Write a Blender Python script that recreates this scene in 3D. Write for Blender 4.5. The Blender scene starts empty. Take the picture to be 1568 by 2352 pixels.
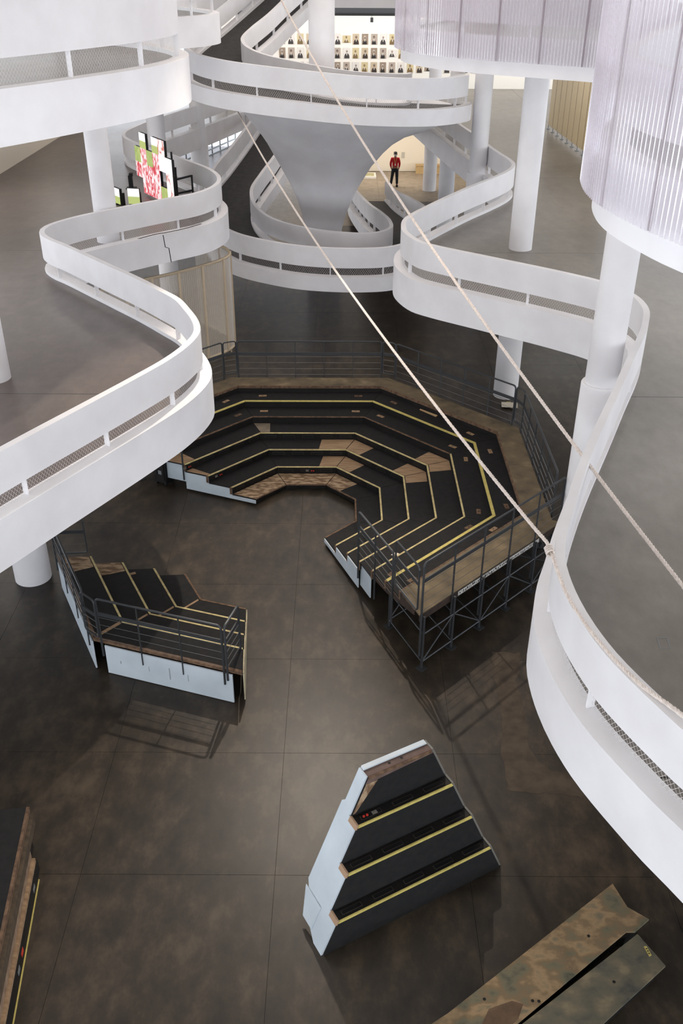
import bpy, bmesh, math, random
from mathutils import Vector, Matrix, noise
random.seed(7)
S = bpy.context.scene
COL = S.collection
# ------------------------------------------------------------------ camera
EYE = 11.2; PITCH = 0.5467; ROLL = 0.0053; FPX = 2175.0
fw = Vector((0, math.cos(PITCH), -math.sin(PITCH)))
up0 = Vector((0, math.sin(PITCH), math.cos(PITCH))); rt0 = Vector((1, 0, 0))
rt = rt0 * math.cos(ROLL) + up0 * math.sin(ROLL)
up = up0 * math.cos(ROLL) - rt0 * math.sin(ROLL)
cam = bpy.data.cameras.new('camera'); cam.sensor_fit = 'VERTICAL'; cam.sensor_height = 36
cam.lens = FPX / 2352 * 36; cam.clip_end = 300; cam.clip_start = 0.05
camo = bpy.data.objects.new('camera', cam); COL.objects.link(camo)
m = Matrix((rt, up, -fw)).transposed().to_4x4(); m.translation = (0, 0, EYE); camo.matrix_world = m
S.camera = camo
def U(px, py, z):                       # survey helper: a point of the level z read off the photograph
    d = fw + rt * ((px - 784) / FPX) - up * ((py - 1176) / FPX)
    return Vector((0, 0, EYE)) + d * ((z - EYE) / d.z)
# ------------------------------------------------------------------ world, lights, exposure
S.view_settings.view_transform = 'Standard'; S.view_settings.look = 'None'
S.view_settings.gamma = 1; S.view_settings.use_curve_mapping = False
S.view_settings.exposure = 0.03
S.cycles.adaptive_threshold = .03; S.cycles.max_bounces = 6; S.cycles.diffuse_bounces = 4; S.cycles.glossy_bounces = 2; S.cycles.transparent_max_bounces = 12
W = bpy.data.worlds.new('world'); S.world = W; W.use_nodes = True
W.node_tree.nodes['Background'].inputs[0].default_value = (0.90, 0.94, 1.0, 1)
W.node_tree.nodes['Background'].inputs[1].default_value = 3.3
def area(name, loc, rot, sx, sy, power, col=(1, 1, 1)):
    l = bpy.data.lights.new(name, 'AREA'); l.shape = 'RECTANGLE'; l.size = sx; l.size_y = sy; l.energy = power; l.color = col
    o = bpy.data.objects.new(name, l); o.location = loc; o.rotation_euler = rot; COL.objects.link(o); return o
for x, y, p in [(-3, 8, 90), (1.5, 14, 110), (-1, 20, 160), (0, 26, 190), (0, 32, 190), (0, 38, 260)]:
    area('ceiling_light', (x, y, 13.5), (0, 0, 0), 7.0, 0.6, p, (1, .90, .82))
for x, y in [(-11, 12), (-11, 21), (-10, 30), (-10, 39), (-5, 49), (9.5, 11), (9.5, 20), (9.5, 29), (9.5, 38), (6, 48)]:     # unseen lights added under the gallery to brighten the mezzanine
    area('added_strip_light', (x, y, 8.42), (0, 0, 0), 6.0, .25, 100, (1, .96, .92))
for x, y in [(-9, 20), (-9, 32), (-8, 44), (8.5, 22), (8.5, 34), (2, 52)]:     # unseen lights added under the mezzanine to lift the ground floor
    area('added_strip_light', (x, y, 3.42), (0, 0, 0), 4.0, .25, 80, (1, .93, .86))
area('track_light', (3, 52.6, 7.9), (math.radians(48), 0, 0), 22, .25, 400, (1, .97, .93))
area('ground_wall_light', (3, 51.5, 3.4), (math.radians(40), 0, 0), 8, .3, 110, (1, .88, .72))
def spot(loc, tgt, power, ang, soft, col):
    l = bpy.data.lights.new('stage_spotlight', 'SPOT'); l.energy = power; l.spot_size = math.radians(ang); l.spot_blend = .6
    l.shadow_soft_size = soft; l.color = col
    o = bpy.data.objects.new('stage_spotlight', l); o.location = loc
    o.rotation_euler = (Vector(tgt) - Vector(loc)).to_track_quat('-Z', 'Y').to_euler(); COL.objects.link(o)
spot((-0.6, 21.5, 13.2), (-1.6, 12.6, 0), 4200, 48, .10, (1, .88, .74))
# ------------------------------------------------------------------ materials
def lin(c): return tuple(((v / 255) / 12.92 if v / 255 <= .04045 else ((v / 255 + .055) / 1.055) ** 2.4) for v in c) + (1,)
MATS = {}
def mat(name, col, rough=.6, spec=.5, col2=None, scale=3.0, detail=4, bump=0.0, bscale=40, metal=0, lo=.35, hi=.65, stretch=None, coat=0):
    if name in MATS: return MATS[name]
    M = bpy.data.materials.new(name); M.use_nodes = True; n = M.node_tree.nodes; L = M.node_tree.links
    b = n['Principled BSDF']; b.inputs['Base Color'].default_value = lin(col); b.inputs['Roughness'].default_value = rough
    b.inputs['Specular IOR Level'].default_value = spec; b.inputs['Metallic'].default_value = metal
    b.inputs['Coat Weight'].default_value = coat
    if col2 or bump:
        g = n.new('ShaderNodeNewGeometry') ; mp = n.new('ShaderNodeMapping'); L.new(g.outputs['Position'], mp.inputs['Vector'])
        if stretch: mp.inputs['Scale'].default_value = stretch
    if col2:
        t = n.new('ShaderNodeTexNoise'); t.inputs['Scale'].default_value = scale; t.inputs['Detail'].default_value = detail
        L.new(mp.outputs[0], t.inputs['Vector'])
        r = n.new('ShaderNodeValToRGB'); r.color_ramp.elements[0].position = lo; r.color_ramp.elements[1].position = hi
        r.color_ramp.elements[0].color = lin(col); r.color_ramp.elements[1].color = lin(col2)
        L.new(t.outputs['Fac'], r.inputs[0]); L.new(r.outputs[0], b.inputs['Base Color'])
    if bump:
        t2 = n.new('ShaderNodeTexNoise'); t2.inputs['Scale'].default_value = bscale; L.new(mp.outputs[0], t2.inputs['Vector'])
        bp = n.new('ShaderNodeBump'); bp.inputs['Strength'].default_value = bump; bp.inputs['Distance'].default_value = .01
        L.new(t2.outputs['Fac'], bp.inputs['Height']); L.new(bp.outputs[0], b.inputs['Normal'])
    MATS[name] = M; return M
def concrete(name, a, b_, c, rough, joint=None, jcol=(40, 38, 36), lo=.36, hi=.64, speck=.3, w2=.55, spec=.5, bmp=.12):
    M = bpy.data.materials.new(name); M.use_nodes = True; n = M.node_tree.nodes; L = M.node_tree.links; b = n['Principled BSDF']
    g = n.new('ShaderNodeNewGeometry')
    def nz(s, d, st=(1, 1, 1)):
        mp = n.new('ShaderNodeMapping'); mp.inputs['Scale'].default_value = st; L.new(g.outputs['Position'], mp.inputs['Vector'])
        t = n.new('ShaderNodeTexNoise'); t.inputs['Scale'].default_value = s; t.inputs['Detail'].default_value = d; t.inputs['Roughness'].default_value = .65
        L.new(mp.outputs[0], t.inputs['Vector']); return t
    t1 = nz(.35, 5); t2 = nz(3.2, 6, (1, .6, 1)); t3 = nz(30, 3)
    r = n.new('ShaderNodeValToRGB'); e = r.color_ramp.elements
    e[0].position = lo; e[0].color = lin(a); e[1].position = hi; e[1].color = lin(c); k = r.color_ramp.elements.new(.5); k.color = lin(b_)
    mx = n.new('ShaderNodeMath'); mx.operation = 'MULTIPLY_ADD'; mx.inputs[1].default_value = w2; L.new(t2.outputs['Fac'], mx.inputs[0])
    sc = n.new('ShaderNodeMath'); sc.operation = 'MULTIPLY'; sc.inputs[1].default_value = 1 - w2; b.inputs['Specular IOR Level'].default_value = spec; L.new(t1.outputs['Fac'], sc.inputs[0])
    L.new(sc.outputs[0], mx.inputs[2]); L.new(mx.outputs[0], r.inputs[0])
    out = r.outputs[0]
    sp = n.new('ShaderNodeValToRGB'); sp.color_ramp.elements[0].position = .76; sp.color_ramp.elements[1].position = .95
    L.new(t3.outputs['Fac'], sp.inputs[0])
    mm = n.new('ShaderNodeMixRGB'); mm.inputs[2].default_value = lin(tuple(min(255, v + 45) for v in c)); fs_ = n.new('ShaderNodeMath'); fs_.operation = 'MULTIPLY'; fs_.inputs[1].default_value = speck; L.new(sp.outputs[0], fs_.inputs[0]); L.new(fs_.outputs[0], mm.inputs[0]); L.new(out, mm.inputs[1]); out = mm.outputs[0]
    if joint:
        sx = n.new('ShaderNodeSeparateXYZ'); L.new(g.outputs['Position'], sx.inputs[0]); prev = None
        for ax, (s, o) in zip('XY', joint):
            a1 = n.new('ShaderNodeMath'); a1.operation = 'ADD'; a1.inputs[1].default_value = o; L.new(sx.outputs[ax], a1.inputs[0])
            pp = n.new('ShaderNodeMath'); pp.operation = 'PINGPONG'; pp.inputs[1].default_value = s / 2; L.new(a1.outputs[0], pp.inputs[0])
            lt = n.new('ShaderNodeMath'); lt.operation = 'LESS_THAN'; lt.inputs[1].default_value = .012; L.new(pp.outputs[0], lt.inputs[0])
            if prev:
                mxx = n.new('ShaderNodeMath'); mxx.operation = 'MAXIMUM'; L.new(prev, mxx.inputs[0]); L.new(lt.outputs[0], mxx.inputs[1]); prev = mxx.outputs[0]
            else: prev = lt.outputs[0]
        m2 = n.new('ShaderNodeMixRGB'); m2.inputs[2].default_value = lin(jcol); L.new(prev, m2.inputs[0]); L.new(out, m2.inputs[1]); out = m2.outputs[0]
    L.new(out, b.inputs['Base Color'])
    rr = n.new('ShaderNodeMapRange'); rr.inputs['To Min'].default_value = rough - .04; rr.inputs['To Max'].default_value = rough + .08
    L.new(t1.outputs['Fac'], rr.inputs['Value']); L.new(rr.outputs[0], b.inputs['Roughness'])
    t4 = nz(1.6, 5, (.7, 3.2, 1) if joint else (1, .35, 1)); bp = n.new('ShaderNodeBump'); bp.inputs['Strength'].default_value = bmp; bp.inputs['Distance'].default_value = .01
    L.new(t4.outputs['Fac'], bp.inputs['Height']); L.new(bp.outputs[0], b.inputs['Normal'])
    MATS[name] = M; return M
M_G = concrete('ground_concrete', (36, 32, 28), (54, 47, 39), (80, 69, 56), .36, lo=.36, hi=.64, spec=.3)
M_G2 = concrete('lit_beige_concrete', (132, 120, 106), (150, 137, 120), (164, 150, 132), .5)  # beige rear floor, colour lightened to carry the warm light falling there
M_F1 = concrete('upper_concrete', (106, 100, 92), (121, 115, 107), (136, 130, 121), .33, joint=((9.0, .0), (8.96, 2.4)), lo=.32, hi=.68, speck=.15, w2=.5, bmp=.10)
M_F1L = concrete('brown_concrete', (82, 73, 69), (97, 87, 82), (112, 102, 95), .31, joint=((90.0, 45.0), (8.96, 2.4)), lo=.32, hi=.68, speck=.1, w2=.5, bmp=.10)
M_RAMP = mat('ramp_rubber', (58, 57, 57), .75, .3, (68, 66, 65), 6)
WHITE = mat('white_paint', (232, 231, 233), .55, .35, (224, 222, 224), 1.2, bump=.04, bscale=60)
WHITE2 = mat('white_wall', (238, 234, 226), .8, .2)
CREAM = mat('cream_wall', (232, 222, 204), .8, .2)
RUBBER = mat('black_rubber', (27, 27, 28), .8, .25, (34, 33, 33), 9, bump=.15, bscale=120)
BLACK = mat('black_paint', (18, 17, 16), .6, .3, (27, 24, 22), 5)
VENT = mat('vent_black', (12, 12, 12), .5, .4)
YEL = mat('yellow_tape', (206, 190, 112), .6, .3, (188, 172, 98), 14)
YELP = mat('pale_yellow_edge', (206, 192, 138), .6, .3, (176, 156, 112), 9)
BROWN = mat('raw_edge', (120, 96, 76), .8, .2, (84, 66, 54), 12)
def ply3(name, cols, scale, stretch):
    M = mat(name, cols[0], .85, .2, cols[-1], scale, 9, .3, 60, lo=.3, hi=.7, stretch=stretch)
    r = [x for x in M.node_tree.nodes if x.type == 'VALTORGB'][0]
    for k, c in enumerate(cols[1:-1]): r.color_ramp.elements.new(.3 + .4 * (k + 1) / (len(cols) - 1)).color = lin(c)
    return M
PLY = ply3('weathered_ply', [(86, 78, 65), (106, 94, 76), (115, 102, 81), (136, 119, 95)], 2.4, (1, 1, 1))
PLY2 = ply3('grey_green_ply', [(84, 83, 70), (108, 103, 84), (122, 103, 79), (150, 127, 97), (114, 105, 86)], 3.4, (1, 1.4, 1))
PLY4 = ply3('grey_ply_deck', [(76, 74, 69), (94, 92, 80), (108, 100, 84), (130, 118, 96)], 3.8, (1, 1.4, 1))
PLYNEW = mat('bare_ply', (166, 138, 108), .7, .3, (136, 110, 84), 3, 5, stretch=(1, 6, 1))
PLYSTR = mat('glue_ply', (116, 92, 70), .75, .25, (172, 148, 120), 5, 3, lo=.44, hi=.58, stretch=(1.0, 3.0, 1))
PANEL = mat('pale_blue_panel', (204, 214, 222), .5, .4, (190, 200, 208), 1.6, bump=.04)
PANELB = mat('panel_scuff', (150, 156, 162), .7, .2)
STEEL = mat('dark_steel', (62, 64, 67), .45, .5, metal=.3)
WIRE = mat('steel_wire', (110, 110, 110), .4, .5, metal=.5)
ROPE = mat('rope', (226, 216, 208), .8, .2, (206, 194, 186), 30)
NET = mat('net_cord', (205, 200, 198), .8, .2)
DARK = mat('near_black', (16, 16, 17), .6, .3)
RED = mat('red_socket', (196, 58, 44), .5, .4)
PAPER = mat('paper', (224, 214, 196), .8, .2)
GREYM = mat('grey_metal', (120, 124, 126), .5, .4)
WOODB = mat('pale_wood', (196, 168, 120), .6, .3, (182, 152, 106), 4, stretch=(1, 8, 8))
BEIGE = None
BATT = mat('batten', (196, 178, 152), .7, .3)
BAND = mat('brown_band', (112, 92, 84), .7, .3, (96, 78, 72), 6)
def poly_mat(name, tint, alpha, rough, trans=.5):
    M = bpy.data.materials.new(name); M.use_nodes = True; n = M.node_tree.nodes; L = M.node_tree.links
    for x in list(n): n.remove(x)
    o = n.new('ShaderNodeOutputMaterial'); tr = n.new('ShaderNodeBsdfTransparent'); tr.inputs[0].default_value = (.93, .93, .95, 1)
    df = n.new('ShaderNodeBsdfDiffuse'); df.inputs[0].default_value = lin(tint)
    tl = n.new('ShaderNodeBsdfTranslucent'); tl.inputs[0].default_value = lin(tint)
    gl = n.new('ShaderNodeBsdfGlossy'); gl.inputs[0].default_value = (1, 1, 1, 1); gl.inputs[1].default_value = rough
    a = n.new('ShaderNodeMixShader'); a.inputs[0].default_value = trans; L.new(df.outputs[0], a.inputs[1]); L.new(tl.outputs[0], a.inputs[2])
    fr = n.new('ShaderNodeFresnel'); fr.inputs[0].default_value = 1.5
    b = n.new('ShaderNodeMixShader'); L.new(fr.outputs[0], b.inputs[0]); L.new(a.outputs[0], b.inputs[1]); L.new(gl.outputs[0], b.inputs[2])
    c = n.new('ShaderNodeMixShader'); c.inputs[0].default_value = alpha; L.new(tr.outputs[0], c.inputs[1]); L.new(b.outputs[0], c.inputs[2])
    L.new(c.outputs[0], o.inputs[0]); MATS[name] = M; return M
POLY = poly_mat('polycarbonate', (222, 214, 222), .46, .18)
POLYB = poly_mat('polycarbonate_brown', (222, 210, 194), .62, .2, .5)
BEIGE = poly_mat('beige_fabric', (232, 214, 174), .97, .6, .6)
GLASS = poly_mat('window_glass', (240, 246, 250), .12, .05)
# ------------------------------------------------------------------ mesh helpers
class MB:
    def __init__(s): s.v = []; s.f = []
    def add(s, vs, fs):
        o = len(s.v); s.v += [tuple(v) for v in vs]; s.f += [tuple(i + o for i in f) for f in fs]; return s
    def box(s, c, d, M=None):
        x, y, z = [k / 2 for k in d]; vs = [Vector((a * x, b * y, e * z)) for a in (-1, 1) for b in (-1, 1) for e in (-1, 1)]
        if M: vs = [M @ v for v in vs]
        return s.add([v + Vector(c) for v in vs], [(0, 1, 3, 2), (4, 6, 7, 5), (0, 4, 5, 1), (2, 3, 7, 6), (0, 2, 6, 4), (1, 5, 7, 3)])
    def prism(s, poly, z0, z1):
        n = len(poly)
        a = sum(poly[i][0] * poly[(i + 1) % n][1] - poly[(i + 1) % n][0] * poly[i][1] for i in range(n))
        if a < 0: poly = poly[::-1]
        vs = [(p[0], p[1], z0) for p in poly] + [(p[0], p[1], z1) for p in poly]
        return s.add(vs, [tuple(range(n - 1, -1, -1)), tuple(range(n, 2 * n))] + [(i, (i + 1) % n, n + (i + 1) % n, n + i) for i in range(n)])
    def bar(s, p, q, w, h=None, upv=(0, 0, 1)):
        p, q = Vector(p), Vector(q); h = h or w; d = (q - p).normalized(); a = d.cross(Vector(upv))
        if a.length < 1e-4: a = d.cross(Vector((1, 0, 0)))
        a.normalize(); b = a.cross(d)
        vs = [c + a * (i * w / 2) + b * (j * h / 2) for c in (p, q) for i, j in ((-1, -1), (1, -1), (1, 1), (-1, 1))]
        return s.add(vs, [(0, 1, 2, 3), (7, 6, 5, 4), (0, 4, 5, 1), (1, 5, 6, 2), (2, 6, 7, 3), (3, 7, 4, 0)])
    def tube(s, pts, r, n=6, caps=True):
        pts = [Vector(p) for p in pts]; N = len(pts); rs = r if isinstance(r, (list, tuple)) else [r] * N; rings = []; a = None
        for i in range(N):
            d = (pts[min(i + 1, N - 1)] - pts[max(i - 1, 0)]).normalized()
            if a is None: a = d.cross(Vector((0, 0, 1)) if abs(d.z) < .9 else Vector((1, 0, 0)))
            a = (a - d * a.dot(d)).normalized(); b = d.cross(a)
            rings.append([pts[i] + (a * math.cos(2 * math.pi * k / n) + b * math.sin(2 * math.pi * k / n)) * rs[i] for k in range(n)])
        fs = []
        for i in range(N - 1):
            for k in range(n): fs.append((i * n + k, i * n + (k + 1) % n, (i + 1) * n + (k + 1) % n, (i + 1) * n + k))
        if caps: fs += [tuple(range(n - 1, -1, -1)), tuple((N - 1) * n + k for k in range(n))]
        return s.add([v for r_ in rings for v in r_], fs)
    def build(s, name, material, parent=None, smooth=False):
        me = bpy.data.meshes.new(name); me.from_pydata(s.v, [], s.f); me.update()
        if isinstance(material, (list, tuple)):
            for k in material: me.materials.append(k)
        else: me.materials.append(material)
        if smooth:
            me.polygons.foreach_set('use_smooth', [True] * len(me.polygons)); me.set_sharp_from_angle(angle=math.radians(38))
        o = bpy.data.objects.new(name, me); COL.objects.link(o)
        if parent: o.parent = parent
        return o
def link(name, me, parent=None):
    o = bpy.data.objects.new(name, me); COL.objects.link(o)
    if parent: o.parent = parent
    return o
def empty(name, loc=(0, 0, 0), parent=None):
    o = bpy.data.objects.new(name, None); o.location = loc; o.empty_display_size = .1; COL.objects.link(o)
    if parent: o.parent = parent
    return o
def tag(o, label, cat, group=None, kind=None):
    o['label'] = label; o['category'] = cat
    if group: o['group'] = group
    if kind: o['kind'] = kind
    return o
def struct(o, label=None):
    o['kind'] = 'structure'
    if label: o['label'] = label
    return o
def spline(pts, step):
    P = [Vector(p) for p in pts]; out = []
    P = [P[0] * 2 - P[1]] + P + [P[-1] * 2 - P[-2]]
    for i in range(1, len(P) - 2):
        n = max(1, int((P[i + 1] - P[i]).length / step))
        # centripetal Catmull-Rom
        t0 = 0; t1 = t0 + max((P[i] - P[i - 1]).length, 1e-4) ** .5; t2 = t1 + max((P[i + 1] - P[i]).length, 1e-4) ** .5; t3 = t2 + max((P[i + 2] - P[i + 1]).length, 1e-4) ** .5
        for k in range(n):
            t = t1 + (t2 - t1) * k / n
            A1 = P[i - 1] * ((t1 - t) / (t1 - t0)) + P[i] * ((t - t0) / (t1 - t0)); A2 = P[i] * ((t2 - t) / (t2 - t1)) + P[i + 1] * ((t - t1) / (t2 - t1)); A3 = P[i + 1] * ((t3 - t) / (t3 - t2)) + P[i + 2] * ((t - t2) / (t3 - t2))
            B1 = A1 * ((t2 - t) / (t2 - t0)) + A2 * ((t - t0) / (t2 - t0)); B2 = A2 * ((t3 - t) / (t3 - t1)) + A3 * ((t - t1) / (t3 - t1))
            out.append(B1 * ((t2 - t) / (t2 - t1)) + B2 * ((t - t1) / (t2 - t1)))
    out.append(P[-2]); return out
def normals(path, side):
    N = []
    for i in range(len(path)):
        d = path[min(i + 1, len(path) - 1)] - path[max(i - 1, 0)]; d.z = 0; d.normalize()
        N.append(Vector((-d.y, d.x, 0)) * side)
    return N
def offset(path, side, o): return [p + n * o for p, n in zip(path, normals(path, side))]
def sweep(path, side, prof):            # prof: closed list of (offset, dz)
    N = normals(path, side); k = len(prof); vs = []; fs = []
    for p, n in zip(path, N):
        for o, dz in prof: vs.append(p + n * o + Vector((0, 0, dz)))
    for i in range(len(path) - 1):
        for j in range(k): fs.append((i * k + j, i * k + (j + 1) % k, (i + 1) * k + (j + 1) % k, (i + 1) * k + j))
    fs += [tuple(range(k)), tuple((len(path) - 1) * k + j for j in range(k - 1, -1, -1))]
    return MB().add(vs, fs)
def fixn(o):
    bm = bmesh.new(); bm.from_mesh(o.data); bmesh.ops.recalc_face_normals(bm, faces=bm.faces); bm.to_mesh(o.data); bm.free(); return o
def walk(path, step, start=.6):
    d = 0; nxt = start
    for i in range(len(path) - 1):
        L = (path[i + 1] - path[i]).length
        while d + L >= nxt:
            yield path[i].lerp(path[i + 1], (nxt - d) / L), i; nxt += step
        d += L
def parapet(label, pts, side, beam=.7, net=True, pstep=1.75, start=.6, lo=.33, hi=.94, fine=.16, netd=.06):
    path = spline(pts, fine); t = empty('balcony_parapet', path[len(path) // 2]); tag(t, label, 'parapet', 'white curving parapets'); T = t.location.copy()
    path = [p - T for p in path]
    fixn(sweep(path, side, [(0, -beam), (0, .08), (.27, .08), (.27, -beam)]).build('edge_beam', WHITE, t, True))
    fixn(sweep(path, side, [(.15, lo), (.15, hi), (.27, hi), (.27, lo)]).build('parapet_panel', WHITE, t, True))
    nn = normals(path, side); pm = None
    for p, i in walk(path, pstep, start):
        n = nn[i]; d = Vector((n.y, -n.x, 0))
        if pm is None:
            pm = bpy.data.meshes.new('post'); q = MB().box((0, 0, (lo + .08) / 2), (.09, .022, lo - .08 + .02)); pm.from_pydata(q.v, [], q.f); pm.materials.append(WHITE)
        o = link('post', pm, t); o.location = p + n * .205; o.rotation_euler.z = math.atan2(n.y, n.x)
    if net:
        b = MB(); h = lo - .08; wv = .0024; c = h / netd * .5
        for p, i in walk(path, netd, 0.02):
            n = nn[i]; nx = path[min(i + 1, len(path) - 1)] - path[i]
            if nx.length < 1e-5: continue
            d = nx.normalized(); base = p + n * .21 + Vector((0, 0, .08))
            for sg in (-1, 1):
                e = base + d * (sg * h * .72) + Vector((0, 0, h)); w = d * wv
                b.add([base - w, base + w, e + w, e - w], [(0, 1, 2, 3)])
        no = b.build('netting', NET, t); no['kind'] = 'stuff'
    return t
# ------------------------------------------------------------------ levels and edges (metres; y runs into the hall)
Z1 = 4.192; Z2 = 9.2
def P3(l, z): return [(x, y, z) for x, y in l]
E1L = [(-11.5, -1), (-9, 3.5), (-6.8, 7.4), (-4.76, 11.05), (-4.22, 12.05), (-3.72, 12.95), (-3.2, 13.9), (-2.75, 14.78), (-2.5, 15.48), (-2.4, 16.05), (-2.43, 16.45), (-2.55, 16.9), (-2.75, 17.4), (-3.05, 18.05), (-3.47, 18.61), (-4.1, 19.4), (-4.8, 20.2), (-5.5, 21.0), (-6.25, 21.85), (-6.72, 22.35), (-6.98, 22.8), (-7.0, 23.25), (-6.65, 23.93), (-6.08, 24.6), (-5.4, 25.28), (-4.84, 25.82), (-3.93, 26.67), (-3.55, 27.37), (-3.39, 28.2), (-3.45, 28.9), (-3.66, 29.6), (-4.0, 30.3), (-4.9, 31.6), (-5.7, 32.7), (-7.2, 34.75), (-7.58, 35.6), (-7.66, 36.4), (-7.5, 37.4), (-7.25, 38.5), (-6.8, 39.9), (-5.73, 43.0), (-4.54, 46.83)]
E1R = [(6.5, -1), (4.6, 2.9), (3.6, 4.9), (3.11, 5.85), (2.95, 6.14), (2.78, 6.5), (2.62, 6.86), (2.48, 7.23), (2.36, 7.7), (2.29, 8.17), (2.27, 8.66), (2.3, 9.05), (2.45, 9.65), (2.65, 10.2), (2.82, 10.7), (3.25, 11.8), (4.06, 13.67), (4.65, 15.05), (5.13, 16.15), (5.38, 16.8), (5.6, 17.6), (5.56, 18.3), (5.27, 18.92), (4.62, 19.55), (3.16, 20.69), (2.03, 21.56), (1.64, 21.96), (1.31, 22.85), (1.27, 23.5), (1.37, 24.2), (1.62, 24.8), (2.05, 25.6), (2.48, 26.35), (3.39, 27.85), (4.2, 29.05), (4.85, 30.15), (5.1, 30.9), (5.08, 31.7), (4.92, 32.6), (4.75, 33.8), (4.57, 35.64), (4.3, 37.44), (3.79, 40.96), (3.5, 43.06), (3.05, 46.3)]
E2L = [(-14, 1), (-9.5, 8), (-6.5, 12.6), (-5.02, 14.8), (-4.5, 15.55), (-4.0, 16.35), (-3.45, 17.3), (-3.04, 18.3), (-2.9, 19.0), (-2.92, 19.7), (-3.15, 20.5), (-3.8, 21.5), (-5.6, 23.3), (-6.6, 24.8), (-6.4, 26.3), (-5.3, 28.0), (-4.5, 29.1), (-3.95, 29.75), (-3.62, 30.6), (-3.75, 31.6), (-4.4, 32.8), (-5.6, 34.4), (-6.3, 36.0), (-6.3, 38.2), (-5.6, 41.2), (-4.5, 44.2), (-3.9, 46.3)]
E2R = [(7.5, -1), (5.6, 3.3), (4.3, 6.2), (3.55, 7.9), (3.2, 8.8), (3.09, 9.09), (2.99, 9.44), (2.91, 9.77), (2.84, 10.16), (2.82, 10.6), (2.9, 11.3), (3.1, 12.0), (3.5, 13.0), (4.2, 14.6), (5.1, 16.4), (5.8, 18.2), (6.1, 20.0), (5.95, 21.6), (5.34, 22.49), (4.67, 22.9), (4.11, 23.27), (3.44, 23.66), (2.65, 24.28), (2.05, 24.93), (1.66, 25.63), (1.46, 26.37), (1.5, 27.2), (1.9, 28.4), (2.9, 30.2), (4.2, 32.3), (5.0, 34.2), (4.9, 37.5), (4.2, 41.5), (3.4, 45.3)]
# ------------------------------------------------------------------ setting: floors
fl = struct(MB().prism([(-24, -6), (24, -6), (24, 62), (-24, 62)], -.3, -.012).build('floor', mat('joint_dark', (26, 24, 22), .8)))
bx, by = 2.71, 2.31
bay = MB().box((0, 0, -.006), (bx - .005, by - .005, .012)); bm_ = bpy.data.meshes.new('concrete_bay'); bm_.from_pydata(bay.v, [], bay.f); bm_.materials.append(M_G)
bm2_ = bm_.copy(); bm2_.materials.clear(); bm2_.materials.append(M_G2)
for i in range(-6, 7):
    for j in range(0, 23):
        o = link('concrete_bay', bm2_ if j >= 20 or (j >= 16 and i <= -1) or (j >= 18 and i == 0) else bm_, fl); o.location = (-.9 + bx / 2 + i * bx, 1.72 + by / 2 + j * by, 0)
rest = MB()
x0, x1 = -.9 - 6 * bx, -.9 + 7 * bx; y0, y1 = 1.72, 1.72 + 23 * by
for q in ([(-24, -6), (x0, -6), (x0, 62), (-24, 62)], [(x1, -6), (24, -6), (24, 62), (x1, 62)], [(x0, -6), (x1, -6), (x1, y0), (x0, y0)], [(x0, y1), (x1, y1), (x1, 62), (x0, 62)]): rest.prism(q, -.012, 0)
rest.build('concrete_margin', M_G, fl)
pp = [(1130, 1495), (1196, 1500), (1185, 1560), (1207, 1640), (1213, 1720), (1258, 1768), (1335, 1788), (1345, 1832), (1250, 1822), (1165, 1815), (1152, 1740), (1157, 1650), (1135, 1560)]
poly = [U(a, b, 0) for a, b in pp]; ff = []
for i in range(len(poly)):
    a, b = poly[i], poly[(i + 1) % len(poly)]
    for k in range(6):
        q = a.lerp(b, k / 6); ff.append((q.x + random.uniform(-.03, .03), q.y + random.uniform(-.03, .03)))
MB().prism(ff, 0, .002).build('worn_patch', mat('worn_concrete', (84, 73, 61), .7, .2, (60, 52, 44), 4, lo=.3, hi=.7), fl)
def slab(name, near, edge, side, far, z, th, topm):
    e = offset(spline(P3(edge, 0), .3), side, .2)
    pl = near + [(p.x, p.y) for p in e] + far
    struct(MB().prism(pl, z - th + .02, z - .012).build(name + '_slab', WHITE))
    struct(MB().prism(pl, z - .012, z).build(name, topm))
slab('floor_mezzanine_left', [(-16, -1)], E1L, 1, [(-3.4, 46.7), (-1, 46.7), (-1, 60), (-16, 60)], Z1, .7, M_F1L)
slab('floor_mezzanine_right', [(16, -1)], E1R, -1, [(2.9, 46.7), (-1, 46.7), (-1, 60), (16, 60)], Z1, .7, M_F1)
slab('floor_gallery_left', [(-16, 1)], E2L, 1, [(-3.6, 46.6), (-1, 46.6), (-1, 60), (-16, 60)], Z2, .7, M_F1)
slab('floor_gallery_right', [(16, -1)], E2R, -1, [(3.2, 46.6), (-1, 46.6), (-1, 60), (16, 60)], Z2, .7, M_F1)
struct(MB().prism([(-24, -8), (24, -8), (24, -1.2), (-24, -1.2)], Z2 - .7, Z2).build('floor_gallery_near', M_F1))
struct(MB().prism([(-16, -8), (16, -8), (16, 62), (-16, 62)], 13.7, 14.0).build('ceiling', WHITE2))
struct(MB().box((3.5, 55.5, (Z1 + 8.5) / 2), (21, .2, 8.5 - Z1)).build('wall_back', WHITE2))
struct(MB().box((5.0, 55.1, 1.75), (13.0, .2, 3.5)).build('wall_ground', CREAM))
struct(MB().box((-11.75, 38.3, Z1 + 1.7), (.4, 15, 3.4), Matrix.Rotation(math.radians(-2), 3, 'Z')).build('wall_left', CREAM))
struct(MB().box((4, 52.2, 8.22), (30, .5, .55)).build('trim_1', mat('grey_beam', (150, 152, 156), .7)))
struct(MB().box((4, 51.9, 7.93), (30, .12, .1)).build('trim_2', mat('track_dark', (90, 92, 92), .5)))
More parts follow.
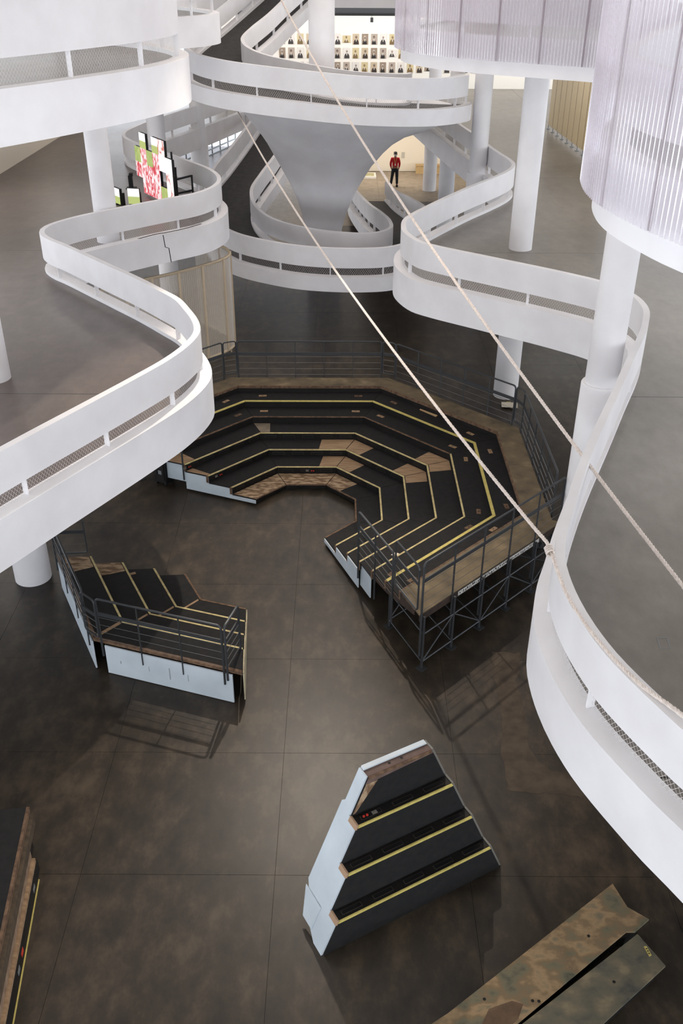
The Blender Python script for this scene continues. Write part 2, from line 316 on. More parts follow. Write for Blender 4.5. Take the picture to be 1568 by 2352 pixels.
# window band far behind on the ground floor
wn = struct(empty('window_1', (-8.7, 56.0, 0)))
d = (Vector((-7.09, 61.75, 0)) - Vector((-8.88, 56.22, 0))).normalized(); base = Vector((-10.3, 51.8, 0)) - wn.location
for k in range(11):
    p = base + d * (k * 1.15)
    MB().bar(p + Vector((0, 0, 0)), p + Vector((0, 0, 4.0)), .07).build('mullion', GREYM, wn)
    if k < 10:
        for za, zb in ((.05, .28), (.36, 2.0), (2.08, 3.9)):
            q = p + d * .575; MB().box(q + Vector((0, 0, (za + zb) / 2)), (1.07, .012, zb - za), Matrix.Rotation(math.atan2(d.y, d.x), 3, 'Z')).build('pane', GLASS, wn)
for z in (.02, .32, 2.04, 3.95): MB().bar(base + Vector((0, 0, z)), base + d * 11.5 + Vector((0, 0, z)), .08).build('transom', GREYM, wn)
# ------------------------------------------------------------------ parapets of the balconies
parapet('white S-curved parapet along the left mezzanine, video wall standing behind it', P3(E1L, Z1), 1)
parapet('white curving parapet of the right mezzanine sweeping to the lower right corner', P3(E1R, Z1), -1)
parapet('white upper-left gallery parapet with wide netted gap, cut by the top edge', P3(E2L, Z2), 1, lo=.46, hi=1.5)
parapet('white upper-right gallery parapet hidden behind the translucent corrugated curtain', P3(E2R, Z2), -1, net=False)
# ------------------------------------------------------------------ ramps
def ramp(label, outer, inner, plo, pli):
    t = empty('ramp', (outer[0])); tag(t, label, 'ramp'); T = Vector(t.location)
    def res(pts, n):
        s = spline(pts, .1); L = [0]
        for a, b in zip(s, s[1:]): L.append(L[-1] + (b - a).length)
        out = []; j = 0
        for k in range(n):
            x = L[-1] * k / (n - 1)
            while j < len(L) - 2 and L[j + 1] < x: j += 1
            u = (x - L[j]) / max(L[j + 1] - L[j], 1e-6); out.append(s[j].lerp(s[j + 1], min(max(u, 0), 1)))
        return out
    # split both sides at the same named stations so that cross-lines stay square
    n = 14; O = []; I = []
    for k in range(3):
        a, b = plo[k], plo[k + 1]; c, e = pli[k], pli[k + 1]
        o = res(outer[a:b + 1], n); i = res(inner[c:e + 1], n)
        O += o if k == 0 else o[1:]; I += i if k == 0 else i[1:]
    O = [p - T for p in O]; I = [p - T for p in I]; vs = []; fs = []
    for o, i in zip(O, I):
        e = (i - o).normalized() * .12; o2 = o + e; i2 = i - e
        vs += [o2, i2, i2 - Vector((0, 0, .34)), o2 - Vector((0, 0, .34))]
    for k in range(len(O) - 1):
        for j in range(4): fs.append((k * 4 + j, k * 4 + (j + 1) % 4, k * 4 + 4 + (j + 1) % 4, k * 4 + 4 + j))
    b = MB().add(vs, fs); o = b.build('ramp_deck', [M_RAMP, WHITE], t, True); fixn(o)
    for p in o.data.polygons: p.material_index = 0 if p.normal.z > .5 else 1
    return t
LO = [(2.3, 47.9, 0.02), (2.55, 44, .5), (2.9, 38.5, 1.4), (3.15, 35, 1.9), (3.1, 32.2, 2.1), (2.5, 30, 2.1), (1.55, 28.95, 2.1), (.35, 28.72, 2.1), (-1.17, 28.92, 2.1), (-2.24, 29.42, 2.1), (-3.6, 30.5, 2.1), (-4.6, 32.3, 2.15), (-5.15, 34.8, 2.35), (-5.1, 37.3, 2.75), (-4.72, 39.2, 3.05), (-4.22, 41.9, 3.48), (-3.74, 44.9, 3.95), (-3.5, 46.5, 4.18)]
LI = [(.15, 47.9, 0.02), (.35, 43, .7), (.8, 36.75, 1.57), (1.14, 33.6, 2.02), (1.36, 32.2, 2.1), (1.33, 31.35, 2.1), (.85, 30.9, 2.1), (-.15, 31.02, 2.1), (-1.24, 31.58, 2.1), (-2.3, 32.75, 2.1), (-2.93, 34.2, 2.2), (-3.1, 35.3, 2.42), (-2.86, 36.8, 2.66), (-2.43, 38.74, 2.99), (-1.9, 42, 3.5), (-1.4, 45, 4), (-1.1, 46.5, 4.18)]
UO = [(3.2, 46.4, 4.2), (3.7, 41.0, 5.2), (4.1, 36.0, 6.15), (4.25, 34.0, 6.4), (3.95, 32.6, 6.5), (2.81, 31.3, 6.57), (1.45, 30.64, 6.66), (.14, 30.4, 6.75), (-1.5, 30.6, 6.87), (-2.84, 31.0, 6.96), (-3.96, 31.6, 7.04), (-4.83, 32.7, 7.1), (-5.35, 34.2, 7.15), (-5.6, 36.2, 7.25), (-5.45, 38.1, 7.5), (-4.76, 40.5, 8.0), (-3.6, 44.4, 8.9), (-3.2, 46.2, 9.19)]
UI = [(1.2, 46.4, 4.2), (1.7, 40.0, 5.4), (1.95, 36.0, 6.15), (2.0, 34.4, 6.4), (1.75, 33.2, 6.5), (1.2, 32.55, 6.6), (.5, 32.4, 6.66), (-.4, 32.6, 6.75), (-1.43, 33.1, 6.87), (-2.26, 33.8, 6.96), (-2.85, 34.7, 7.05), (-3.25, 36.1, 7.15), (-3.32, 37.3, 7.25), (-3.07, 38.4, 7.46), (-2.6, 39.8, 7.77), (-2.1, 41.6, 8.17), (-1.2, 44.8, 8.85), (-.9, 46.2, 9.19)]
ramp('dark ramp with white edges rising from the ground floor around the funnel column', LO, LI, (0, 5, 12, 17), (0, 4, 11, 16))
ramp('dark upper ramp landing carried by the funnel column', UO, UI, (0, 4, 12, 17), (0, 4, 11, 17))
parapet('white outer parapet bowing around the lower ramp landing', LO, -1, beam=.38, fine=.2, netd=.07)
parapet('white inner parapet wrapped closely round the foot of the funnel column', LI, 1, beam=.38, net=False, fine=.15)
parapet('long white bowed parapet on the outside of the upper ramp landing', UO, -1, beam=.40, fine=.2, netd=.07)
parapet('white inner parapet of the upper ramp in front of the portrait wall', UI, 1, beam=.38, net=False, fine=.15)
# ------------------------------------------------------------------ columns
def column(label, x, y, z0, z1, r, collar=0, chip=False):
    b = MB(); n = 40; zs = [(z0, r), (z0 + .02, r), (z1, r)]
    if collar: zs = [(z0, r), (z1 - .03, r), (z1, r - .015), (z1, r - .06)]
    vs = []; fs = []
    for z, rr in zs:
        for k in range(n): vs.append((rr * math.cos(2 * math.pi * k / n), rr * math.sin(2 * math.pi * k / n), z - z0))
    for i in range(len(zs) - 1):
        for k in range(n): fs.append((i * n + k, i * n + (k + 1) % n, (i + 1) * n + (k + 1) % n, (i + 1) * n + k))
    fs += [tuple(range(n - 1, -1, -1)), tuple((len(zs) - 1) * n + k for k in range(n))]
    o = b.add(vs, fs).build('column', WHITE, None, True); o.location = (x, y, z0)
    return tag(o, label, 'column', 'white round columns')
UPZ = Z2 - .68
column('large white column in the notch of the right parapet, standing on a wider collar', 4.71, 15.94, Z1 + .1, UPZ, .30)
column('wide white lower column under the collar beside the right parapet', 4.71, 15.94, 0, Z1 + .1, .36, 1)
column('white column standing free on the right mezzanine floor', 4.66, 24.9, Z1, UPZ, .30)
column('white column below the right mezzanine, behind the big bleacher', 4.66, 24.9, 0, Z1 - .68, .34)
column('white column set into the far parapet bend with a collar, right of the ramp', 4.60, 33.86, Z1 + .1, UPZ, .30)
column('white lower column under the collar at the far parapet bend', 4.60, 33.86, 0, Z1 + .1, .35, 1)
column('nearer of two white ground-floor columns right of the person in red', 4.50, 42.7, 0, Z1 - .68, .34)
column('farther white ground-floor column beside the person in red, bench behind it', 4.43, 50.4, 0, Z1 - .68, .34)
column('slim far white column below the curtain, left of two', 4.45, 50.4, Z1, UPZ, .30)
column('slim far white column below the curtain, right of two', 4.72, 43.0, Z1, UPZ, .30)
column('white column cut off by the left edge of the picture', -6.42, 16.2, Z1, UPZ, .30)
column('white column foot on the ground under the left mezzanine', -6.27, 15.8, 0, Z1 - .68, .36)
column('white column beside the small video tiles on the left mezzanine', -6.27, 25.43, Z1, UPZ, .30)
column('white column behind the video wall', -6.33, 34.0, Z1 + .1, UPZ, .30)
column('white lower column under the mezzanine edge, below the column behind the video wall', -6.33, 34.0, 0, Z1 + .1, .35, 1)
column('white column set into the far left parapet edge', -6.15, 42.6, Z1 + .1, UPZ, .30)
column('bright white lower column in front of the far windows', -6.15, 42.6, 0, Z1 + .1, .38, 1)
column('thick pale column rising from the upper ramp in front of the portraits', -.72, 34.0, 6.4, 13.7, .42)
# funnel column
fz = [(0, -1.36, -.06, .6), (1.5, -1.36, -.06, .6), (2.1, -1.38, -.04, .62), (2.7, -1.5, .14, .66), (3.25, -1.66, .35, .72), (3.8, -1.88, .62, .82), (4.4, -2.18, .97, .98), (4.9, -2.43, 1.38, 1.2), (5.2, -2.58, 1.68, 1.4), (5.5, -2.76, 2.15, 1.6), (5.72, -2.92, 2.8, 1.8), (5.9, -3.05, 3.2, 2.0), (6.2, -3.24, 3.5, 2.2), (6.4, -3.4, 3.65, 2.3)]
vs = []; fs = []; n = 56
for z, xl, xr, ry in fz:
    cx = (xl + xr) / 2; rx = (xr - xl) / 2; t = max(0, (z - 2.6) / 3.82); yc = 33.6 + 1.2 * (1 - t)
    for k in range(n):
        a = 2 * math.pi * k / n; c, s_ = math.cos(a), math.sin(a); ex = 2.0 / (2.0 + .5 * t)
        vs.append((cx + rx * math.copysign(abs(c) ** ex, c), yc + ry * math.copysign(abs(s_) ** ex, s_), z))
for i in range(len(fz) - 1):
    for k in range(n): fs.append((i * n + k, i * n + (k + 1) % n, (i + 1) * n + (k + 1) % n, (i + 1) * n + k))
fs += [tuple(range(n - 1, -1, -1)), tuple((len(fz) - 1) * n + k for k in range(n))]
tag(MB().add(vs, fs).build('funnel_column', WHITE, None, True), 'huge white funnel-shaped column flaring up under the ramp landing', 'column')
# ------------------------------------------------------------------ bleachers
A1 = 1.130; DA = .558; RI = .1728; T8 = math.tan(math.pi / 8)
def ap(k): return A1 + DA * (k - 1)
def trap(a0, a1, t0=-1, t1=1, g=.004):
    w0, w1 = a0 * T8 - g, a1 * T8 - g
    return [(a0, w0 * t0), (a1, w1 * t0), (a1, w1 * t1), (a0, w0 * t1)]
mcache = {}
def shared(key, name, fn, material, parent):
    if key not in mcache:
        o = fn().build(name, material, parent); mcache[key] = o.data; return o
    return link(name, mcache[key], parent)
def section(par, kmax, name='seating_section', nose=0, vents=(2, 3, 4), sockets=()):
    sec = empty(name, (0, 0, 0), par)
    for k in range(1, kmax + 1):
        z = RI * k; a0, a1 = ap(k), ap(k + 1)
        shared(('t', k), 'tread', lambda: MB().prism(trap(a0 + .004, a1 + .02), z - .03, z), RUBBER, sec)
        shared(('r', k), 'riser', lambda: MB().prism(trap(a0 + .012, a0 + .034), max(z - RI, .06), z - .03), BLACK, sec)
        nm = YEL if k == 6 else (YELP if k in (2, 3, 4) or (k == 5 and nose) else BROWN)
        if nose == 2 and k in (2, 3, 4): nm = YEL
        wd = .034 if k != 6 else .06
        shared(('n', k, nm.name), 'nosing', lambda: MB().prism(trap(a0 - .004, a0 + wd), z - .014, z + .005), nm, sec)
        if k in vents:
            nv = k + 1; W_ = 2 * a0 * T8
            for j in range(nv):
                y = -W_ / 2 + W_ * (j + .5) / nv
                o = shared(('v',), 'vent', lambda: MB().box((0, 0, 0), (.012, .26, .05)), VENT, sec); o.location = (a0 + .008, y, z - .095)
                o = shared(('vf',), 'vent_frame', lambda: MB().box((0, 0, .03), (.008, .29, .008)).box((0, 0, -.03), (.008, .29, .008)).box((0, .142, 0), (.008, .008, .06)).box((0, -.142, 0), (.008, .008, .06)), mat('vent_frame', (52, 46, 42), .6), sec); o.location = (a0 + .008, y, z - .095)
    for k, u in sockets:
        a0 = ap(k); z = RI * k; W_ = 2 * a0 * T8
        o = MB().box((0, 0, 0), (.012, .1, .06)).build('socket_plate', DARK, sec); o.location = (a0 + .004, u * W_ / 2, z - .095)
        for s_ in (-1, 1):
            q = shared(('sk',), 'socket', lambda: MB().tube([(.0, 0, 0), (-.012, 0, 0)], .016, 10), RED, sec); q.location = (a0 - .004, u * W_ / 2 + s_ * .024, z - .095)
        q = MB().box((0, 0, 0), (.012, .07, .05)).box((-.004, .0, .01), (.012, .03, .012)).build('outlet_cover', mat('outlet', (120, 116, 110), .5), sec); q.location = (a0 + .004, u * W_ / 2 + .13, z - .095)
    return sec
def bare(sec, k, t0, t1, m_, slant=0.0):
    a0, a1 = ap(k) + .05, ap(k + 1) - .012
    if k == 1: a0 = ap(1) + .03
    w0, w1 = a0 * T8 - .01, a1 * T8 - .01
    MB().prism([(a0, w0 * t0), (a1, w1 * (t0 - slant if t0 > -.98 else t0)), (a1, w1 * (t1 + slant if t1 < .98 else t1)), (a0, w0 * t1)], RI * k, RI * k + .005).build('bare_board', m_, sec)
def patch(sec, a, y, z, rot=0, s_=(.09, .2)):
    o = MB().box((0, 0, .003), (s_[0], s_[1], .006)).build('repair_patch', BROWN if random.random() < .5 else PLYNEW, sec); o.location = (a, y, z); o.rotation_euler.z = rot
    MB().tube([(0, 0, .006), (0, 0, .009)], .014, 8).build('hole', DARK, sec).location = (a, y, z)
def side_panel(par, sgn, prof, m_=PANEL, th=.02, out=.006, name='side_panel'):
    # prof: (apothem, z) outline, placed in the radial plane at +-22.5 degrees
    e = Vector((1, sgn * T8, 0)); nrm = Vector((-T8, sgn * 1, 0)).normalized() if sgn > 0 else Vector((-T8, -1, 0)).normalized()
    n = len(prof); vs = [e * a + nrm * out + Vector((0, 0, z)) for a, z in prof] + [e * a + nrm * (out + th) + Vector((0, 0, z)) for a, z in prof]
    o = MB().add(vs, [tuple(range(n)), tuple(range(2 * n - 1, n - 1, -1))] + [(i, (i + 1) % n, n + (i + 1) % n, n + i) for i in range(n)]).build(name, m_, par); return fixn(o)
def stepprof(k0, k1, zb=.06, drop=.03):
    pr = [(ap(k0), zb)]
    for k in range(k0, k1 + 1):
        pr += [(ap(k), RI * k - drop), (ap(k + 1), RI * k - drop)]
    return pr + [(ap(k1 + 1), zb)]
def guard(par, p0, p1, zd, h, nposts, zb=None, zb_last=None, mid=True, wires=4):
    """one railing panel: top rail with rounded ends, flat middle rail, thin wires, posts"""
    g = empty('guardrail', (0, 0, 0), par); p0, p1 = Vector(p0), Vector(p1); d = (p1 - p0); L = d.length; d.normalize(); zt = zd + h
    zb = zd - .3 if zb is None else zb; rr = .07
    def P_(s_, z): q = p0 + d * s_; return (q.x, q.y, z)
    pts = [P_(0, zb)] + [P_(0, zt - rr)] + [P_(rr * (1 - math.cos(a)), zt - rr + rr * math.sin(a)) for a in (.5, 1.05)] + [P_(rr, zt), P_(L - rr, zt)] + [P_(L - rr + rr * math.sin(a), zt - rr + rr * math.cos(a)) for a in (.5, 1.05)] + [P_(L, zt - rr), P_(L, zb)]
    MB().tube(pts, .021, 7).build('rail_frame', STEEL, g, True)
    for k in range(1, nposts - 1):
        s_ = L * k / (nposts - 1); MB().bar(P_(s_, zb), P_(s_, zt), .03, .016, d).build('post', STEEL, g)
    if mid: MB().bar(P_(0, zd + h * .66), P_(L, zd + h * .66), .02, .075).build('middle_rail', STEEL, g)
    for k in range(wires):
        z = zd + h * (.08 + .5 * k / max(1, wires - 1)) * (1 if mid else 1.5); MB().tube([P_(0, z), P_(L, z)], .005, 4).build('wire', WIRE, g)
    return g
def gate(par, p0, p1, zd, h):
    g = empty('guardrail_infill', (0, 0, 0), par); p0, p1 = Vector(p0), Vector(p1); d = p1 - p0; L = d.length; d.normalize(); r_ = .06; z0 = zd + .12; z1 = zd + h
    def Q(s_, z): q = p0 + d * s_; return (q.x, q.y, z)
    pts = []
    for cx, cz, a0 in ((L - r_, z1 - r_, 0), (r_, z1 - r_, 90), (r_, z0 + r_, 180), (L - r_, z0 + r_, 270)):
        for k in range(4): a = math.radians(a0 + 30 * k); pts.append(Q(cx + r_ * math.cos(a), cz + r_ * math.sin(a)))
    pts.append(pts[0]); MB().tube(pts, .018, 6, False).build('rail_frame', STEEL, g, True)
    MB().bar(Q(0, zd + h * .66), Q(L, zd + h * .66), .02, .07).build('middle_rail', STEEL, g)
    for k in range(3): MB().tube([Q(0, zd + h * (.2 + .15 * k)), Q(L, zd + h * (.2 + .15 * k))], .005, 4).build('wire', WIRE, g)
# ---- big five-sided bleacher
CB = Vector((-.8255, 18.203, 0)); PHI = .006
big = tag(empty('bleacher', CB), 'big black polygonal bleacher of five seating sections with yellow step edges', 'bleacher')
WZ = 1.21; AO = ap(8)
ANG = {'left': 135, 'back': 90, 'upright': 45, 'right': 0, 'lowright': -45}
secs = {}
for nm, an in ANG.items():
    kw = {'left': ((3, .62), (4, .9)), 'back': ((2, -.2),)}.get(nm, ())
    s_ = section(big, 6, sockets=kw, nose=1 if nm in ('right', 'lowright') else 0); s_.rotation_euler.z = math.radians(an) + PHI; secs[nm] = s_
    ao = AO + (.16 if nm == 'lowright' else 0)
    a0 = ap(7)
    MB().prism(trap(a0 + .012, a0 + .034), RI * 6, WZ - .04).build('riser', BLACK, s_)
    MB().prism(trap(a0 + .0, a0 + .03), WZ - .06, WZ + .004).build('walkway_lip', BROWN, s_)
    for t0, t1 in (((-1, .12), (.125, 1)) if nm == 'right' else ((-1, 1),)):
        w0, w1 = (a0 + .03) * T8, ao * T8
        MB().prism([(a0 + .03, w0 * t0), (ao, w1 * t0), (ao, w1 * t1), (a0 + .03, w0 * t1)], WZ - .035, WZ).build('walkway_board', PLY, s_)
    MB().prism(trap(ao - .03, ao + .002), WZ - .16, WZ - .02).build('edge_board', mat('dark_board', (66, 52, 44), .7, .3, (48, 40, 36), 8), s_)
    for k in (5, 6):
        a = (ap(k) + ap(k + 1)) / 2 + .06
        for u in ((-.72, .68) if k == 6 else (-.78, .74)): patch(s_, a, u * a * T8, RI * k, random.uniform(-.1, .1))
B_ = secs
bare(B_['left'], 1, -1, 1, PLYSTR); bare(B_['back'], 1, -1, 1, PLYSTR); bare(B_['upright'], 1, .1, 1, PLYSTR, .12)
bare(B_['back'], 2, -1, -.42, PLYNEW); bare(B_['upright'], 2, .42, 1, PLYNEW, .1)
bare(B_['back'], 3, -1, -.30, PLYNEW); bare(B_['upright'], 3, .55, 1, PLYNEW, .1)
bare(B_['upright'], 3, -1, -.62, PLYNEW, .1); bare(B_['right'], 3, .66, 1, PLYNEW, .05)
bare(B_['upright'], 4, -1, -.66, PLYNEW, .1); bare(B_['right'], 4, .72, 1, PLYNEW, .05)
bare(B_['back'], 4, .80, 1, mat('grey_ply', (136, 124, 108), .7, .3, (112, 100, 86), 4), .1)
bare(B_['left'], 4, .72, 1, PLYNEW, .08); bare(B_['left'], 3, .9, 1, PLYNEW, .06)
# broken edge piece and paper scraps
MB().prism([(ap(7) - .10, -.1), (ap(7) - .08, .45), (ap(7) - .03, .47), (ap(7) - .01, -.08)], RI * 6, RI * 6 + .012).build('torn_strip', mat('tan_tape', (190, 160, 118), .7), B_['upright'])
MB().prism([(ap(5) - .27, -.55), (ap(5) - .27, -.42), (ap(5) - .16, -.40), (ap(5) - .16, -.54)], RI * 4, RI * 4 + .004).build('paper_note', PAPER, B_['lowright'])
# stencilled white strip on the outside edge of the lower right section: pale strip with broken dark lettering
ao = AO + .16
MB().box((ao + .006, .15, WZ - .09), (.008, 2.5, .085)).build('stencil_strip', mat('stencil_white', (206, 204, 198), .6), B_['lowright'])
random.seed(3); bb = MB()
for k in range(46):
    y = -1.05 + 2.4 * k / 46 + random.uniform(-.01, .01); w_ = random.uniform(.012, .035); h_ = random.uniform(.02, .06)
    bb.box((ao + .011, y, WZ - .09 + random.uniform(-.015, .015)), (.003, w_, h_))
bb.build('stencil_lettering', DARK, B_['lowright'])
# white side panels at both open ends
side_panel(B_['left'], 1, stepprof(1, 3) , out=.0)
side_panel(B_['left'], 1, [(ap(4), .22), (ap(4), RI * 4 - .03), (ap(5), RI * 4 - .03), (ap(5), .22)], out=-.05)
side_panel(B_['lowright'], -1, stepprof(1, 3), out=.0)
side_panel(B_['lowright'], -1, [(ap(4) - .02, .1), (ap(4) - .02, RI * 4 - .03), (ap(4) + .42, RI * 4 - .03), (ap(4) + .42, .1)], out=-.06)
for nm, sg in (('left', 1), ('lowright', -1)):
    for k in (2, 3, 4, 5, 6, 7):
        zt = RI * k if k < 7 else WZ; a0 = ap(k)
        side_panel(B_[nm], sg, [(a0, zt - RI), (a0, zt), (a0 + .05, zt), (a0 + .05, zt - RI)], BROWN, .025, .0, 'edge_batten')
    side_panel(B_[nm], sg, [(ap(5), RI * 5 - .12), (ap(5), RI * 5 - .02), (ap(6), RI * 5 - .02), (ap(6), RI * 6 - .02), (ap(7), RI * 6 - .02), (ap(7), WZ - .02), (AO, WZ - .02), (AO, WZ - .12), (ap(6) + .1, RI * 5 - .05)], mat('dark_board', (66, 52, 44)), .02, .0, 'side_board')
# scaffold under the high part
def scaffold(sec, ao, n):
    g = empty('scaffold', (0, 0, 0), sec); rows = [(ao + .05, n), (ap(6) + .1, n - 1)]
    W_ = [r_[0] * T8 * .96 for r_ in rows]; P = []
    for (a, c), w in zip(rows, W_):
        P.append([Vector((a, -w + 2 * w * k / (c - 1), 0)) for k in range(c)])
    for ri, row in enumerate(P):
        zt = WZ - .05 if ri == 0 else RI * 6 - .06
        for p in row:
            shared(('std', ri), 'standard', lambda: MB().tube([(0, 0, 0), (0, 0, zt)], .024, 7), STEEL, g).location = p
            shared(('foot',), 'foot_plate', lambda: MB().box((0, 0, .006), (.16, .16, .012)), STEEL, g).location = p
        for zz in (.16, .78):
            MB().tube([row[0] + Vector((0, 0, zz)), row[-1] + Vector((0, 0, zz))], .018, 6).build('ledger', STEEL, g)
        for k in range(len(row) - 1):
            a, b = (.16, .78) if k % 2 == 0 else (.78, .16)
            MB().tube([row[k] + Vector((0, 0, a)), row[k + 1] + Vector((0, 0, b))], .014, 6).build('brace', STEEL, g)
    for k in range(len(P[1])):
        for zz in (.16, .78): MB().tube([P[1][k] + Vector((0, 0, zz)), P[0][k] + Vector((0, 0, zz))], .016, 6).build('transom', STEEL, g)
    return g
for nm, s_ in B_.items(): scaffold(s_, AO + (.16 if nm == 'lowright' else 0), 6)
# guardrails (local to each section, so they follow the polygon)
for nm, s_ in B_.items():
    ao = AO + (.19 if nm == 'lowright' else .03); w = ao * T8
    a = w - .22
    if nm == 'left': guard(s_, (ao, -a, 0), (ao, w, 0), WZ, 1.02, 6, WZ - .1)
    elif nm == 'lowright': guard(s_, (ao, -w + .02, 0), (ao, a + .1, 0), WZ, 1.08, 6, WZ - .9)
    else: guard(s_, (ao, -a, 0), (ao, a, 0), WZ, 1.0, 6, WZ - .05)
for an in (112.5, 67.5, 22.5):
    R8 = (AO + .03) / math.cos(math.pi / 8); an_ = math.radians(an) + PHI
    # short rounded infill frames across the corners
    c = Vector((math.cos(an_), math.sin(an_), 0)) * (R8 - .06); t_ = Vector((-math.sin(an_), math.cos(an_), 0))
    gate(big, c - t_ * .17, c + t_ * .17, WZ, 1.0)
# end railing of the lower right section: stepped side, long panel and infill
e = Vector((1, -T8, 0)); s_ = B_['lowright']; o_ = Vector((-T8, -1, 0)).normalized() * .03
guard(s_, e * (ap(4) + .02) + o_, e * (ap(6) + .32) + o_, RI * 5, 1.0, 3, RI * 5 - .55)
gate(s_, e * (ap(6) + .40) + o_, e * (AO + .12) + o_, WZ - .05, 1.02)
s_ = B_['left']; o_ = Vector((-T8, 1, 0)).normalized() * .03; e = Vector((1, T8, 0))
guard(s_, e * (ap(4) + .04) + o_, e * (ap(6) + .3) + o_, RI * 5, .95, 3, RI * 4 - .4)
# ---- small two-section bleacher
CS = Vector((-1.915, 15.76, 0))
sm = tag(empty('bleacher', CS), 'small two-section black bleacher with railings and pale blue panels at left', 'bleacher')
SA = {206.8: 'a', 251.8: 'b'}; ss = {}
for an, nm in SA.items():
    q = section(sm, 4, vents=(2, 3, 4)); q.rotation_euler.z = math.radians(an); ss[nm] = q
    ao = ap(5) + .03
    MB().prism(trap(ao - .05, ao + .012), RI * 4 - .05, RI * 4 + .004).build('rear_edge', BROWN, q)
    MB().prism([(ao + .02, -ao * T8 + (.22 if nm == 'b' else .05)), (ao + .045, -ao * T8 + (.22 if nm == 'b' else .05)), (ao + .045, ao * T8 - (.17 if nm == 'b' else .03)), (ao + .02, ao * T8 - (.17 if nm == 'b' else .03))], .012, RI * 4 - .07).build('rear_panel', PANEL, q)
    if nm == 'b':
        for y, w_, h_ in ((.4, .012, .14), (.05, .02, .25), (-.35, .012, .1), (-.9, .02, .06)): MB().box((ao + .047, y, .32), (.003, w_, h_)).build('scuff_mark', PANELB, q)
    w = (ao + .05) * T8
    if nm == 'a': guard(q, (ao + .05, -w, 0), (ao + .05, w - .26, 0), RI * 4, .92, 4, RI * 4 - .3)
    else: guard(q, (ao + .05, -w + .20, 0), (ao + .05, w - .33, 0), RI * 4, .94, 4, RI * 4 - .3)
    # wooden strips along the mitre
    if nm == 'a':
        for k in (1, 2, 3, 4):
            a0, a1 = ap(k) + .06, ap(k + 1) - .02
            MB().prism([(a0, a0 * T8 - .055), (a1, a1 * T8 - .055), (a1, a1 * T8 - .005), (a0, a0 * T8 - .005)], RI * k, RI * k + .005).build('mitre_strip', PLYNEW, q)
        bare(q, 4, -1, -.66, PLYSTR, .08); bare(q, 3, -1, -.66, PLYSTR, .08)
        MB().prism([(ap(3) - .17, -.75), (ap(3) - .17, -.68), (ap(3) + .03, -.68), (ap(3) + .03, -.75)], RI * 2, RI * 2 + .006).build('mitre_strip', PLYNEW, q)
    else:
        MB().prism([(ap(4) + .06, -(ap(4) + .06) * T8), (ap(5), -ap(5) * T8), (ap(5), -ap(5) * T8 + .02), (ap(4) + .06, -(ap(4) + .06) * T8 + .02)], RI * 4, RI * 4 + .004).build('mitre_strip', PLYNEW, q)
side_panel(ss['a'], -1, stepprof(1, 4)); side_panel(ss['b'], 1, stepprof(1, 4), mat('yellowed_panel', (196, 186, 156), .7, .2, (160, 150, 128), 5))
R5 = (ap(5) + .09) / math.cos(math.pi / 8); an = math.radians(229.3); c = Vector((math.cos(an), math.sin(an), 0)) * (R5 - .05); t_ = Vector((-math.sin(an), math.cos(an), 0))
gate(sm, c - t_ * .19, c + t_ * .19, RI * 4, .92)
e = Vector((1, T8, 0)); o_ = Vector((-T8, 1, 0)).normalized() * -.04
guard(ss['b'], (ap(5) + .08, (ap(5) + .08) * T8 - .27, 0), e * (ap(4) + .02) + o_, RI * 4, .94, 2, RI * 4 - .2)
e = Vector((1, -T8, 0)); o_ = Vector((-T8, -1, 0)).normalized() * -.04
gate(ss['a'], e * (ap(4) + .05) + o_, e * (ap(5) + .02) + o_, RI * 4, .92)
# ---- section standing on its wide end (pyramid)
nv = Vector((.49, -.872, 0)).normalized(); tv = Vector((.872, .49, 0)).normalized()
py = tag(empty('bleacher_fragment', (0, 0, 0)), 'black wedge-shaped seating section stood on its wide end, white stepped side', 'bleacher')
org = Vector((.97, 8.10, ap(5))) - nv * (RI * 4)
Mx = Matrix((Vector((0, 0, -1)), tv, nv)).transposed().to_4x4(); Mx.translation = org + tv * .06 + Vector((0, 0, .045)); py.matrix_world = Mx @ Matrix.Scale(1.02, 4)
q = section(py, 4, vents=(2, 3, 4), sockets=((2, -.78),), nose=2)
MB().prism(trap(ap(1) + .0, ap(1) + .02), .0, RI * 1 - .02).build('front_band', BAND, q)
MB().prism(trap(ap(1) - .03, ap(1) - .006, -1, 1, 0), -.02, .05).build('front_lip', PANEL, q)
MB().prism([(ap(1) + .012, -ap(1) * T8 + .0), (ap(1) + .10, -(ap(1) + .1) * T8 + .0), (ap(1) + .04, ap(1) * T8), (ap(1) + .012, ap(1) * T8)][::-1], RI - .001, RI + .004).build('torn_covering', BAND, q)
MB().prism([(ap(1) + .1, -(ap(1) + .1) * T8 + .01), (ap(2) - .03, -(ap(2)) * T8 + .02), (ap(2) - .03, -(ap(2)) * T8 + .05), (ap(1) + .1, -(ap(1)) * T8 + .13)], RI, RI + .005).build('bare_board', PLYSTR, q)
sp_ = [(ap(1), -.02), (ap(1), RI - .02), (ap(2), RI - .02), (ap(2), 2 * RI - .02), (ap(3), 2 * RI - .02), (ap(3), 3 * RI - .02), (ap(4), 3 * RI - .02), (ap(4), 4 * RI - .02), (ap(5), 4 * RI - .02), (ap(5), 4 * RI - .2), (ap(4) + .3, .02), (ap(4) + .12, .02), (ap(4) + .02, -.07), (ap(2) - .05, -.07), (ap(2) - .1, -.02)]
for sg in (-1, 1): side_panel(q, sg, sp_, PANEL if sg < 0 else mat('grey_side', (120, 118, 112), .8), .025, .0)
side_panel(q, -1, [(ap(4) + .1, -.05), (ap(4) + .1, .35), (ap(5) - .12, .35), (ap(5) - .12, .12)], PANEL, .012, .03, 'panel_overlay')
